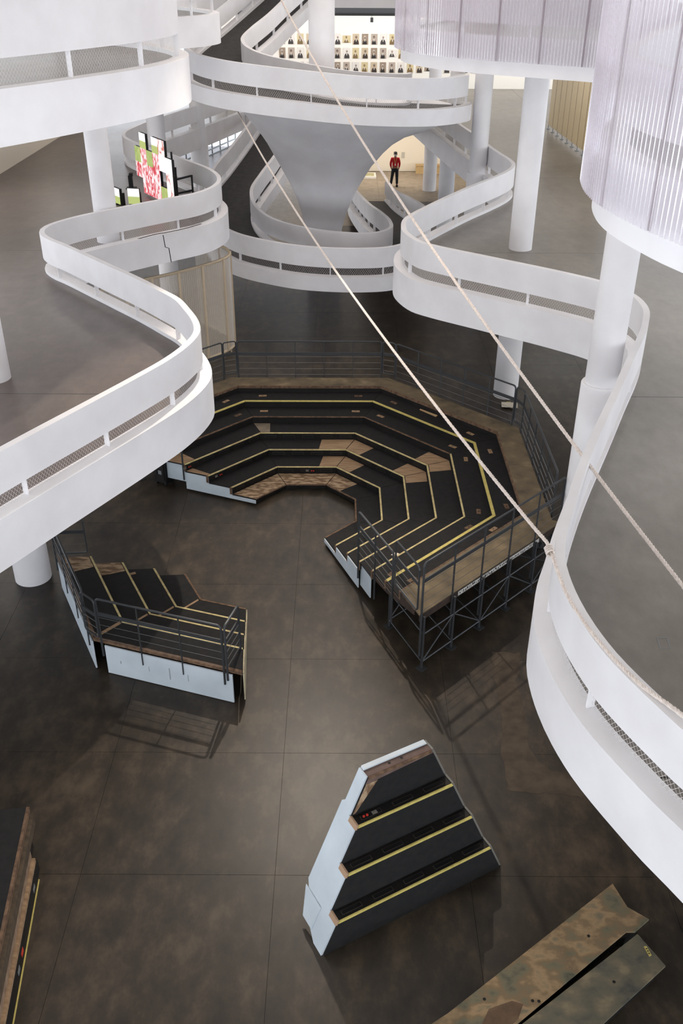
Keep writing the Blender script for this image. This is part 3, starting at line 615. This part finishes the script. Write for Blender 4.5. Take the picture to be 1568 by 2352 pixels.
for k in (2, 3, 4):
    side_panel(q, -1, [(ap(k) - .01, RI * (k - 1)), (ap(k) - .01, RI * k), (ap(k) + .06, RI * k), (ap(k) + .06, RI * (k - 1))], mat('end_grain', (168, 138, 112), .8), .03, .0, 'edge_batten')
for z_ in (.08, .3, .5): MB().bar((ap(5) + .02, -ap(5) * T8 * .9, z_), (ap(5) + .02, ap(5) * T8 * .9, z_), .05).build('base_batten', BROWN, q)
for u in (-.12, .06):
    MB().tube([(ap(1) - .002, u, .09), (ap(1) + .004, u, .09)], .02, 8).build('hole', DARK, q)
# ---- fragment cut by the left edge of the picture
fr = tag(empty('bleacher_fragment', (-4.9, 8.4, 0)), 'black platform fragment with layered wooden edges, cut off by the left edge', 'bleacher')
a_, b_ = Vector((-4.34, 9.13, 0)), Vector((-4.08, 7.0, 0)); dd = (b_ - a_).normalized(); nn_ = Vector((-dd.y, dd.x, 0))
def strip(name, o0, o1, z0, z1, m_, s0=0, s1=3.4):
    p = [a_ + dd * s0 + nn_ * o0, a_ + dd * s1 + nn_ * o0, a_ + dd * s1 + nn_ * o1, a_ + dd * s0 + nn_ * o1]; T = fr.location
    return MB().prism([(v.x - T.x, v.y - T.y) for v in p], z0, z1).build(name, m_, fr)
strip('tread', -1.5, -.02, .77, .80, RUBBER); strip('core', -1.45, -.05, .02, .77, BLACK, .04)
strip('nosing', -.03, .01, .72, .805, BROWN); strip('grey_batten', -.05, .06, .52, .70, mat('grey_brown', (92, 80, 66), .8, .2, (74, 64, 54), 12), .05)
strip('wood_rail', .02, .05, .36, .48, mat('pale_rail', (150, 128, 108), .7, .3, (124, 102, 84), 8), .5); strip('wood_rail', .02, .09, .26, .34, PLYNEW, .5)
strip('riser', -.03, .10, .04, .24, BLACK, .45); strip('nosing', .10, .115, .0, .02, YEL, .6)
for s_, m_ in ((.8, GREYM), (1.75, RED), (2.0, GREYM), (3.0, RED)): strip('socket', .1, .105, .12, .19, m_, s_, s_ + .1)
# ---- plywood decks on the floor, lower right
def deck(name, label, pts, z, th, m_, holes):
    pl = [U(a, b, z) for a, b in pts]; c = sum((p for p in pl), Vector()) / len(pl)
    t = tag(empty(name, (c.x, c.y, 0)), label, 'plank', 'plywood decking pieces')
    MB().prism([(p.x - c.x, p.y - c.y) for p in pl], z - th, z).build('deck_board', m_, t)
    ins = [((p.x - c.x) * .9, (p.y - c.y) * .9) for p in pl]; MB().prism(ins, 0, z - th).build('deck_frame', BLACK, t)
    for a, b in holes:
        h = U(a, b, z); MB().tube([(h.x - c.x, h.y - c.y, z - .004), (h.x - c.x, h.y - c.y, z + .003)], .02, 10).build('hole', DARK, t)
    return t
Zp = lambda x, y: (980 + x / 2.667, 1980 + y / 2.667)
d1 = deck('plywood_deck', 'weathered plywood deck with a fishtail notched end on the floor, lower right', [Zp(*p) for p in [(1137, 132), (1228, 275), (1360, 350), (1275, 425), (1222, 425), (450, 1075), (0, 1500), (-700, 1500), (0, 1010), (130, 925)]], .22, .03, PLY2, [Zp(990, 453), Zp(352, 840), Zp(647, 850), Zp(686, 853)])
d2 = deck('plywood_deck', 'narrow weathered plywood deck with a yellow tag, nearest the lower right corner', [Zp(*p) for p in [(1290, 440), (1462, 635), (1000, 1062), (500, 1500), (60, 1500), (560, 1010)]], .20, .03, PLY4, [Zp(1146, 734)])
c = Vector(d2.location); yt = [U(*Zp(*p), .2) - c for p in [(1328, 518), (1345, 515), (1376, 572), (1362, 580)]]
MB().prism([(p.x, p.y) for p in yt], .2, .203).build('yellow_tag', YEL, d2)
for u in (.25, .5, .75):
    p = (yt[0] + yt[1]) / 2; r_ = (yt[2] + yt[3]) / 2; s_ = p.lerp(r_, u); MB().box((s_.x, s_.y, .2045), (.02, .014, .002)).build('tag_lettering', DARK, d2)
c = Vector(d1.location); wr = [U(*Zp(*p), .22) - c for p in [(520, 850), (590, 870), (560, 960), (330, 1180), (240, 1200), (380, 900)]]
MB().prism([(p.x, p.y) for p in wr], .22, .2215).build('worn_veneer', mat('worn_veneer', (104, 84, 66), .8, .2, (84, 68, 54), 7), d1)
# ------------------------------------------------------------------ ropes
def rope(label, p0, p1, sag, r, extra=()):
    t = empty('rope', p0); tag(t, label, 'rope', 'stretched white ropes'); p0, p1 = Vector(p0), Vector(p1)
    pts = []; n = 60
    for k in range(n + 1):
        u = k / n; q = p0.lerp(p1, u); q.z -= 4 * sag * u * (1 - u); pts.append(q)
    pts += [Vector(x) for x in extra]
    pts = spline(pts, .03); b = MB(); tot = 0; st = [[], [], []]
    for i, p in enumerate(pts):
        d = (pts[min(i + 1, len(pts) - 1)] - pts[max(i - 1, 0)]).normalized(); a = d.cross(Vector((0, 0, 1))).normalized(); bb = d.cross(a)
        if i: tot += (p - pts[i - 1]).length
        for k in range(3):
            an = tot / (r * 4.6) * 2 * math.pi / 1.2 + k * 2 * math.pi / 3
            st[k].append(p + (a * math.cos(an) + bb * math.sin(an)) * r * .5 - t.location)
    for k in range(3): MB().tube(st[k], r * .58, 6).build('strand', ROPE, t, True)
    return t
rope('white rope running from the upper ramp down over the right parapet', U(540, 245, 6.5), (2.42, 9.25, 5.13), .50, .024, [(2.42, 8.8, 5.14), (2.44, 8.3, 5.13), (2.52, 7.8, 5.13), (2.66, 7.3, 5.13), (2.84, 6.85, 5.14), (3.12, 6.3, 5.2), (3.6, 5.4, 5.1)])
rope('white rope crossing from the top centre to the right edge of the picture', (-1.95, 31.0, 9.85), (4.45, 7.6, 4.45), .60, .027)
kt = [o for o in COL.objects if o.name == 'rope'][0]
for k in range(4):
    c = Vector((2.40, 9.16 - k * .035, 5.15)) - kt.location
    MB().tube([c + Vector((.045 * math.cos(a * .785), .012 * math.sin(a * 1.57), .045 * math.sin(a * .785))) for a in range(9)], .013, 6).build('knot', ROPE, kt, True)
hc = [U(a, b, Z1) for a, b in ((1508, 1465), (1532, 1466), (1538, 1489), (1516, 1489))]; hm = sum(hc, Vector()) / 4
ht = tag(empty('floor_hatch', hm), 'small square hatch outline in the right mezzanine floor', 'hatch'); hb = MB()
for a, b in zip(hc, hc[1:] + hc[:1]): hb.bar(a - hm + Vector((0, 0, .001)), b - hm + Vector((0, 0, .001)), .012, .004)
hb.build('hatch_frame', GREYM, ht)
# ------------------------------------------------------------------ curtains and screens
def corrugate(name, label, path, side, z0, z1, pw, amp, per, m_, battens=None, jm=None):
    pts = spline(path, .02); t = empty(name, (pts[len(pts) // 2].x, pts[len(pts) // 2].y, z0)); tag(t, label, 'curtain' if jm else 'screen'); T = t.location
    nn = normals(pts, side); vs = []; fs = []; d = 0; last = 0; cnt = 0; i0 = 0
    def flush(vs):
        n = len(vs) // 2
        if n < 2: return
        MB().add(vs, [(2 * k, 2 * k + 2, 2 * k + 3, 2 * k + 1) for k in range(n - 1)]).build('corrugated_sheet', m_, t, True)
    vs = []; s_ = 0; nxt = pw; joints = [0]; sub = per / 6; acc = 0
    dist = [0]
    for a, b in zip(pts, pts[1:]): dist.append(dist[-1] + (b - a).length)
    L = dist[-1]; x = 0; j = 0; start = 0
    while x < L:
        while dist[j + 1] < x: j += 1
        u = (x - dist[j]) / max(dist[j + 1] - dist[j], 1e-6); p = pts[j].lerp(pts[j + 1], u); n = nn[j]
        o = amp * math.sin(2 * math.pi * x / per)
        q = p + n * o
        vs += [(q.x - T.x, q.y - T.y, 0), (q.x - T.x, q.y - T.y, z1 - z0)]
        if x - start >= pw:
            flush(vs); vs = vs[-2:]; start = x
            if battens: MB().bar((q.x - T.x - n.x * .04, q.y - T.y - n.y * .04, 0), (q.x - T.x - n.x * .04, q.y - T.y - n.y * .04, z1 - z0), .07, .04, n).build('batten', battens, t)
            if jm:
                pr = p - n * .018; MB().bar((pr.x - T.x, pr.y - T.y, 0), (pr.x - T.x, pr.y - T.y, z1 - z0), .05, .008, n).build('overlap_seam', jm, t)
        x += sub
    flush(vs); return t, pts, nn
JM = poly_mat('seam_poly', (176, 160, 162), .8, .3)
e2 = offset(spline(P3(E2R, 0), .25), 1, .16)
near = [p for p in e2 if 4.5 < p.y < 17.5 ]; far = [p for p in e2 if 17.5 <= p.y < 29]
corrugate('polycarbonate_curtain', 'near translucent corrugated curtain hanging over the upper right corner', near, 1, Z2 - .40, 13.4, 1.0, .016, .075, POLY, None, JM)
corrugate('polycarbonate_curtain', 'far translucent corrugated curtain round the upper gallery, top centre right', far, 1, Z2 - .40, 13.4, 1.0, .016, .075, POLY, None, JM)
pth = [(-6.6, 24.9, 0), (-5.62, 25.85, 0), (-5.35, 26.08, 0), (-4.76, 26.55, 0), (-4.13, 27.2, 0), (-3.6, 27.85, 0), (-3.43, 28.3, 0), (-3.5, 28.85, 0), (-4.0, 29.6, 0), (-4.8, 30.6, 0)]
sc_, pts_, nn2 = corrugate('polycarbonate_screen', 'brownish translucent screen with wooden battens curving under the left mezzanine', pth, 1, .12, 3.0, .85, .012, .07, POLYB, BATT)
T = sc_.location
for z_ in (0.0, 2.86): MB().tube([(p.x - T.x, p.y - T.y, z_) for p in pts_[::10]], .045, 6).build('curved_rail', BATT, sc_, True)
for k in range(0, len(pts_), 55):
    p = pts_[k]; MB().bar((p.x - T.x, p.y - T.y, -.12), (p.x - T.x, p.y - T.y, 0), .04).build('foot', BATT, sc_)
bw = tag(empty('fabric_screen', (8.9, 39.5, Z1)), 'tall beige fabric screen with vertical seams on thin feet at right rear', 'screen')
pa, pb = Vector((8.72, 43.0, 0)), Vector((9.15, 33.5, 0)); dv = (pb - pa).normalized()
for k in range(12):
    a = pa + dv * (k * .8); b = pa + dv * (k * .8 + .785); T = bw.location; mid = (a + b) / 2
    MB().box((mid.x - T.x, mid.y - T.y, .18 + 1.75), ((b - a).length, .05, 3.5), Matrix.Rotation(math.atan2(dv.y, dv.x), 3, 'Z')).build('fabric_panel', BEIGE, bw)
    MB().bar((a.x - T.x, a.y - T.y, 0), (a.x - T.x, a.y - T.y, .2), .025).build('foot', GREYM, bw)
    MB().box((a.x - T.x, a.y - T.y, .01), (.12, .12, .02)).build('foot', GREYM, bw)
    MB().bar((b.x - T.x - .03, b.y - T.y, .18), (b.x - T.x - .03, b.y - T.y, 3.68), .02).build('seam', BATT, bw)
a, b = pa - T, pb - T
MB().bar((a.x - .05, a.y, 2.6), (b.x - .05, b.y, 2.6), .05).build('cross_rail', BATT, bw)  # horizontal batten-coloured rail along the screen
# ------------------------------------------------------------------ video wall
def led_mat(kind):
    M = bpy.data.materials.new('video_' + kind); M.use_nodes = True; n = M.node_tree.nodes; L = M.node_tree.links
    b = n['Principled BSDF']; b.inputs['Base Color'].default_value = (.02, .02, .02, 1); b.inputs['Roughness'].default_value = .3
    g = n.new('ShaderNodeNewGeometry'); mp = n.new('ShaderNodeMapping'); mp.inputs['Scale'].default_value = (5, 5, 2.6); L.new(g.outputs['Position'], mp.inputs[0])
    t = n.new('ShaderNodeTexNoise'); t.inputs['Scale'].default_value = 1.3; t.inputs['Detail'].default_value = 7; t.inputs['Distortion'].default_value = 1.6; L.new(mp.outputs[0], t.inputs[0])
    r = n.new('ShaderNodeValToRGB'); e = r.color_ramp.elements
    if kind == 'flame':
        e[0].position = .36; e[0].color = lin((206, 52, 68)); e[1].position = .58; e[1].color = (1, .96, .96, 1); k = e.new(.46); k.color = lin((232, 106, 118))
    elif kind == 'green':
        e[0].position = .3; e[0].color = lin((150, 172, 92)); e[1].position = .75; e[1].color = lin((196, 206, 130))
    elif kind == 'mix':
        e[0].position = .36; e[0].color = lin((208, 96, 76)); e[1].position = .5; e[1].color = (1, .98, .98, 1)
    else:
        e[0].position = .2; e[0].color = (1, .97, .98, 1); e[1].position = .8; e[1].color = (1, 1, 1, 1)
    if kind == 'white_green':
        sx = n.new('ShaderNodeSeparateXYZ'); tc = n.new('ShaderNodeTexCoord'); L.new(tc.outputs['Object'], sx.inputs[0]); L.new(sx.outputs['Z'], r.inputs[0])
        e[0].position = .205; e[0].color = lin((184, 196, 116)); e[1].position = .235; e[1].color = (1, 1, 1, 1)
    else: L.new(t.outputs['Fac'], r.inputs[0])
    L.new(r.outputs[0], b.inputs['Emission Color']); b.inputs['Emission Strength'].default_value = 1.0
    return M
LM = {k: led_mat(k) for k in ('flame', 'green', 'mix', 'white', 'white_green')}
vw = tag(empty('video_wall', (-6.23, 30.63, Z1)), 'stepped video wall of bright tiles showing red flame shapes on green', 'screen')
du = Vector((.64, -.96, 0)).normalized(); rz = math.atan2(du.y, du.x); TS = .45
tiles = {(-1, 1): 'flame', (-1, 2): 'green', (0, 0): 'flame', (0, 1): 'flame', (0, 2): 'flame', (0, 3): 'white_green', (1, 0): 'flame', (1, 1): 'flame', (1, 2): 'green', (2, 0): 'flame', (2, 1): 'flame', (2, 2): 'flame', (2, 3): 'white_green', (3, 3): 'mix', (3, 2): 'white', (3, 0): 'green', (4, 2): 'white', (4, 1): 'mix', (4, 0): 'mix'}
for (i, j), k in tiles.items():
    c = du * ((i + .5) * TS); o = MB().box((0, -.012, TS / 2), (TS - .004, .01, TS - .004)).build('video_tile', LM[k], vw); o.location = (c.x, c.y, .08 + j * TS); o.rotation_euler.z = rz
    o = MB().box((0, .035, TS / 2), (TS - .002, .08, TS - .01)).build('tile_housing', DARK, vw); o.location = (c.x, c.y, .08 + j * TS); o.rotation_euler.z = rz
back = Vector((du.y, -du.x, 0)) * -1
for s_ in (1.0, 2.0):
    p = du * s_ + Vector((-du.y, du.x, 0)) * .12; MB().bar(p, p + Vector((0, 0, 1.6)), .05).build('support_post', DARK, vw)
fr0 = Vector((-4.50, 29.2, 0)) - Vector((vw.location.x, vw.location.y, 0)); fr1 = du * 2.2 + Vector((-du.y, du.x, 0)) * .12
MB().bar(fr1 + Vector((0, 0, .86)), fr0 + Vector((0, 0, .90)), .05).bar(fr0, fr0 + Vector((0, 0, .92)), .05).bar(fr1 + Vector((0, 0, .46)), fr0 + Vector((0, 0, .48)), .05).bar(fr1, fr1 + Vector((0, 0, 1.2)), .05).build('support_frame', DARK, vw)
def small_tile(label, p, q, h, m_):
    p, q = Vector(p), Vector(q); t = tag(empty('video_tile_stand', (p.x, p.y, Z1)), label, 'screen', 'small video tiles on the floor'); d = q - p; an = math.atan2(d.y, d.x); c = d / 2
    o = MB().box((0, -.012, TS / 2), (d.length, .01, TS)).build('video_tile', m_, t); o.location = (c.x, c.y, .05); o.rotation_euler.z = an
    o = MB().box((0, .04, TS / 2), (d.length, .08, TS)).box((d.length * .4, .12, TS * .3), (.04, .1, TS * .8)).build('tile_housing', DARK, t); o.location = (c.x, c.y, .05); o.rotation_euler.z = an
    MB().box((c.x, c.y + .08, .025), (.3, .2, .05)).build('stand_foot', DARK, t)
small_tile('small video tile half behind the column on the mezzanine', (-6.98, 29.55, 0), (-6.70, 29.2, 0), TS, LM['white_green'])
small_tile('small upright video tile, white over green, left of the video wall', (-6.48, 29.32, 0), (-6.12, 29.25, 0), TS, LM['white_green'])
tb = tag(empty('equipment_stand', (-6.85, 31.6, Z1)), 'small black equipment stand on the mezzanine floor behind the video tiles', 'stand')
MB().box((0, 0, .2), (.12, .12, .4)).box((.03, 0, .42), (.1, .14, .1)).build('stand_body', DARK, tb); MB().box((0, 0, .01), (.3, .3, .02)).build('stand_base', DARK, tb)
cb = tag(MB().tube(spline([U(278, 550, Z1 + .03), U(300, 552, Z1 + .03), U(330, 545, Z1 + .112), U(362, 537, Z1 + .112), U(376, 535, Z1 + .112), U(420, 526, Z1 + .112), U(462, 514, Z1 + .112)], .1), .009, 5).build('cable', DARK, None), 'thin black cable lying along the parapet gap below the video wall', 'cable')
Zc = lambda x, y: (90 + x / 3.484, 420 + y / 3.484)
q = [U(*Zc(988, 420), Z1 + .1)]; q0 = q[0]
cp = [q0 + Vector((0, -.03, .02)), q0 + Vector((.03, -.035, -.3)), q0 + Vector((.12, -.005, -.34)), q0 + Vector((.15, .0, -.72))]
ct = [(p.x, p.y, p.z) for p in cp]
nE = Vector((.69, -.72, 0)) * .03
tag(MB().tube([Vector(p) + nE for p in ct], .012, 5).build('cable', DARK, None), 'short black cable hanging down the face of the left mezzanine', 'cable')
# ------------------------------------------------------------------ portrait wall
def portrait_mat(i, tone):
    M = bpy.data.materials.new('portrait'); M.use_nodes = True; n = M.node_tree.nodes; L = M.node_tree.links; b = n['Principled BSDF']; b.inputs['Roughness'].default_value = .7
    tc = n.new('ShaderNodeTexCoord'); sx = n.new('ShaderNodeSeparateXYZ'); L.new(tc.outputs['Object'], sx.inputs[0])
    def ell(cx, cz, rx, rz_):
        outs = []
        for ax, c, r in (('X', cx, rx), ('Z', cz, rz_)):
            a = n.new('ShaderNodeMath'); a.operation = 'SUBTRACT'; a.inputs[1].default_value = c; L.new(sx.outputs[ax], a.inputs[0])
            d = n.new('ShaderNodeMath'); d.operation = 'DIVIDE'; d.inputs[1].default_value = r; L.new(a.outputs[0], d.inputs[0])
            p = n.new('ShaderNodeMath'); p.operation = 'POWER'; p.inputs[1].default_value = 2; L.new(d.outputs[0], p.inputs[0]); outs.append(p)
        s_ = n.new('ShaderNodeMath'); s_.operation = 'ADD'; L.new(outs[0].outputs[0], s_.inputs[0]); L.new(outs[1].outputs[0], s_.inputs[1])
        l = n.new('ShaderNodeMath'); l.operation = 'LESS_THAN'; l.inputs[1].default_value = 1; L.new(s_.outputs[0], l.inputs[0]); return l.outputs[0]
    bg, coat, hair, skin = tone; rnd = random.Random(i); ox = rnd.uniform(-.03, .03); k = rnd.uniform(.8, 1.1)
    cur = None
    def over(fac, col, base):
        m_ = n.new('ShaderNodeMixRGB'); m_.inputs[2].default_value = lin(col); L.new(fac, m_.inputs[0])
        if isinstance(base, tuple): m_.inputs[1].default_value = lin(base)
        else: L.new(base, m_.inputs[1])
        return m_.outputs[0]
    cur = over(ell(ox, -.21, .13 * k, .2 * k), coat, bg); cur = over(ell(ox, -.05, .022, .07), (222, 216, 206), cur); cur = over(ell(ox, .10, .062 * k, .075 * k), hair, cur); cur = over(ell(ox + .004, .075, .040 * k, .055 * k), skin, cur)
    L.new(cur, b.inputs['Base Color']); return M
TON = [((196, 178, 152), (58, 46, 40), (150, 138, 124), (122, 98, 82)), ((224, 218, 212), (62, 58, 58), (214, 208, 202), (150, 132, 122)), ((150, 132, 116), (44, 38, 36), (206, 198, 188), (128, 104, 90)), ((206, 190, 150), (120, 98, 66), (176, 160, 124), (140, 112, 80)), ((176, 162, 150), (40, 36, 36), (84, 74, 68), (140, 116, 102))]
TM = [portrait_mat(i, TON[i % 5]) for i in range(10)]
ORD = 'first second third fourth fifth sixth seventh eighth ninth tenth eleventh twelfth thirteenth fourteenth fifteenth sixteenth seventeenth eighteenth nineteenth twentieth twenty-first twenty-second twenty-third'.split()
rows = [(6.565, 'top'), (5.90, 'middle'), (5.22, 'bottom')]; cache = {}
WY = 55.385
for ri, (zc, rn) in enumerate(rows):
    ci = 0
    for c in range(-8, 15):
        x = .62 + c * .485
        if ri < 2 and x > 3.2: continue
        if ri == 2 and x > 7.2: continue
        if x < (-3.4 if ri == 0 else -3.6): continue
        ci += 1; land = (ri == 0 and c == -1) or (ri == 1 and c == 4) or (ri == 2 and c in (8,))
        w_, h_ = (.42, .34) if land else (.33, .50)
        t = empty('framed_portrait', (x, WY, zc))
        tag(t, 'sepia %s print, %s from left in the %s row of portraits' % ('group' if land else 'portrait', ORD[ci - 1], rn), 'picture', 'portrait prints on the white wall')
        key = (w_, 'f')
        if key not in cache:
            o = MB().box((0, .0, 0), (w_ + .012, .02, h_ + .012)).build('mount', mat('mount', (214, 204, 188), .8), t); cache[key] = o.data
        else: link('mount', cache[key], t)
        key = (w_, (c * 7 + ri * 3) % 10)
        if key not in cache:
            o = MB().box((0, -.011, 0), (w_, .004, h_)).build('print', TM[key[1]], t); cache[key] = o.data
        else: link('print', cache[key], t)
tl = tag(empty('track_spotlight', (1.35, 51.9, 7.9)), 'small grey spotlight clipped below the ceiling track above the portraits', 'lamp')
MB().bar((0, 0, 0), (0, 0, -.1), .02).build('stem', GREYM, tl); MB().box((0, 0, -.2), (.14, .14, .2)).build('lamp_body', GREYM, tl)
# ------------------------------------------------------------------ ground-floor odds and ends
bn = tag(empty('bench', (4.75, 54.55, 0)), 'pale wooden box bench against the far wall behind the columns', 'bench')
MB().box((0, 0, .2), (1.5, .4, .4)).build('bench_body', WOODB, bn); MB().box((0, -.01, .42), (1.54, .44, .04)).build('bench_top', WOODB, bn)
pl = tag(empty('display_plinth', (1.4, 53.6, 0)), 'low white display plinth with a drawing, left of the person in red', 'plinth')
MB().box((0, 0, .05), (.75, 1.05, .1)).build('plinth_body', WHITE2, pl); MB().box((.02, 0, .102), (.5, .75, .006)).build('drawing', mat('drawing', (170, 164, 120), .8, .2, (190, 186, 150), 6), pl)
lb = tag(empty('wall_text', (3.3, 54.985, .85)), 'small printed text panel on the cream wall behind the person', 'sign')
MB().box((0, 0, 0), (.22, .012, .36)).build('text_sheet', PAPER, lb)
for k in range(9): MB().box((0, -.008, .14 - k * .034), (.17, .004, .012)).build('text_line', GREYM, lb)
wb = tag(empty('sign_board', (4.66, 24.09, 0)), 'small pale board lying on the floor behind the big bleacher railing', 'board')
MB().box((0, 0, .06), (.44, .3, .02), Matrix.Rotation(-.12, 3, 'Z')).build('board', PAPER, wb); MB().box((-.1, 0, .025), (.05, .2, .05)).box((.1, 0, .025), (.05, .2, .05)).build('board_foot', DARK, wb); MB().box((.02, .24, .01), (.12, .12, .02)).build('yellow_tag', YEL, wb)
sk = tag(empty('equipment_case', (-4.22, 19.72, 0)), 'upright black equipment case with handle beside the left end of the big bleacher', 'case')
R_ = Matrix.Rotation(-.55, 3, 'Z')
MB().box((0, 0, .46), (.34, .3, .78), R_).build('case_body', DARK, sk); MB().box(R_ @ Vector((.02, -.155, .46)), (.22, .02, .6), R_).build('case_door', BLACK, sk)
MB().box(R_ @ Vector((.02, -.17, .36)), (.1, .012, .1), R_).build('case_plate', GREYM, sk)
for i in (-1, 1):
    for j in (-1, 1): MB().tube([R_ @ Vector((i * .13 - .015, j * .11, .04)), R_ @ Vector((i * .13 + .015, j * .11, .04))], .04, 10).build('caster', DARK, sk)
MB().bar(R_ @ Vector((-.08, 0, .88)), R_ @ Vector((.08, 0, .88)), .03).bar(R_ @ Vector((-.08, 0, .85)), R_ @ Vector((-.08, 0, .88)), .03).bar(R_ @ Vector((.08, 0, .85)), R_ @ Vector((.08, 0, .88)), .03).build('case_handle', GREYM, sk)
# ------------------------------------------------------------------ person
pr = tag(empty('person', (2.68, 51.24, 0)), 'person in red shirt, dark trousers, cap and face mask standing with hands behind', 'person')
SKIN = mat('skin', (134, 92, 70), .6, .3); SHIRT = mat('red_shirt', (176, 30, 40), .8, .2); TROU = mat('dark_trousers', (38, 40, 46), .85, .2); CLOTH = mat('mask_white', (214, 210, 206), .8)
def skin(name, verts, edges, rad, m_, sub=2, root=0):
    me = bpy.data.meshes.new(name); me.from_pydata(verts, edges, []); o = bpy.data.objects.new(name, me); COL.objects.link(o); o.parent = pr; me.materials.append(m_)
    o.modifiers.new('skin', 'SKIN').use_smooth_shade = True
    for i, sv in enumerate(me.skin_vertices[0].data):
        r_ = rad[i]; sv.radius = r_ if isinstance(r_, tuple) else (r_, r_); sv.use_root = (i == root)
    s_ = o.modifiers.new('sub', 'SUBSURF'); s_.levels = sub; s_.render_levels = sub; return o
bv = [(0, 0, .92), (0, 0, 1.12), (0, 0, 1.34), (0, 0, 1.44), (0, -.01, 1.50), (0, -.015, 1.56), (0, -.01, 1.66),
      (.17, 0, 1.38), (.23, .03, 1.12), (.20, -.02, .92), (.17, -.05, .85),
      (-.17, 0, 1.38), (-.23, .03, 1.12), (-.20, .02, .92), (-.16, .06, .86),
      (.09, 0, .86), (.11, -.01, .48), (.12, 0, .09), (.12, -.12, .04),
      (-.09, 0, .86), (-.14, .02, .48), (-.19, .04, .09), (-.22, -.07, .04)]
be = [(0, 1), (1, 2), (2, 3), (3, 4), (4, 5), (5, 6), (2, 7), (7, 8), (8, 9), (9, 10), (2, 11), (11, 12), (12, 13), (13, 14), (0, 15), (15, 16), (16, 17), (17, 18), (0, 19), (19, 20), (20, 21), (21, 22)]
br = [(.14, .10), (.135, .095), (.16, .10), .06, .055, (.085, .10), (.075, .09), .06, .047, .036, .03, .06, .047, .036, .03, .085, .06, .042, .035, .085, .06, .042, .035]
fing = []
body = skin('body', bv, be, br, SKIN, 2)
for sg, hx, hy, hz in ((1, .17, -.05, .85), (-1, -.16, .06, .86)):
    for k in range(5):
        L_ = (.05, .075, .08, .072, .058)[k]; ox = (k - 2) * .014
        p = (hx + ox, hy - .01 * (k == 0), hz - .01); q = (hx + ox * 1.2 - sg * .01, hy - .012, hz - .01 - L_ * .55); r_ = (hx + ox * 1.2 - sg * .022, hy - .004, hz - .01 - L_)
        skin('finger', [p, q, r_], [(0, 1), (1, 2)], [.009, .008, .007], SKIN, 1)
skin('shirt', [(0, 0, .95), (0, 0, 1.12), (0, 0, 1.34), (0, 0, 1.43), (.175, 0, 1.385), (.235, .03, 1.12), (.205, -.01, .95), (-.175, 0, 1.385), (-.235, .03, 1.12), (-.205, .02, .95)], [(0, 1), (1, 2), (2, 3), (2, 4), (4, 5), (5, 6), (2, 7), (7, 8), (8, 9)], [(.165, .125), (.16, .12), (.185, .122), .075, .078, .062, .05, .078, .062, .05], SHIRT, 2)
skin('trousers', [(0, 0, .96), (0, 0, .88), (.095, 0, .80), (.112, -.01, .48), (.122, 0, .1), (-.095, 0, .80), (-.142, .02, .48), (-.192, .04, .1)], [(0, 1), (1, 2), (2, 3), (3, 4), (1, 5), (5, 6), (6, 7)], [(.155, .12), (.16, .125), .105, .08, .068, .105, .08, .068], TROU, 2)
for v in ((.122, -.05), (-.2, -.01)): MB().box((v[0], v[1], .045), (.1, .27, .09)).build('shoe', DARK, pr)
vs = []; fs = []
for i in range(5):
    a = math.pi / 2 * i / 4
    for k in range(14): vs.append((.098 * math.cos(a) * math.cos(k * math.pi / 7), -.012 + .112 * math.cos(a) * math.sin(k * math.pi / 7), 1.655 + .085 * math.sin(a)))
for i in range(4):
    for k in range(14): fs.append((i * 14 + k, i * 14 + (k + 1) % 14, (i + 1) * 14 + (k + 1) % 14, (i + 1) * 14 + k))
MB().add(vs, fs).box((0, -.15, 1.655), (.15, .12, .014)).build('cap', DARK, pr, True)
MB().box((0, -.105, 1.565), (.12, .035, .085)).box((0, -.06, 1.57), (.19, .1, .012)).build('face_mask', CLOTH, pr)
MB().box((-.034, -.112, 1.628), (.03, .012, .014)).box((.034, -.112, 1.628), (.03, .012, .014)).build('eyes', DARK, pr)
MB().box((.095, 0, 1.6), (.02, .03, .055)).box((-.095, 0, 1.6), (.02, .03, .055)).build('ears', SKIN, pr)
MB().tube([(-.07, -.09, 1.45), (-.02, -.135, 1.22), (0, -.14, 1.16)], .008, 5).tube([(.07, -.09, 1.45), (.02, -.135, 1.22), (0, -.14, 1.16)], .008, 5).build('lanyard', YEL, pr)
MB().box((0, -.142, 1.11), (.06, .006, .09)).build('badge', CLOTH, pr)
bpy.context.view_layer.update()
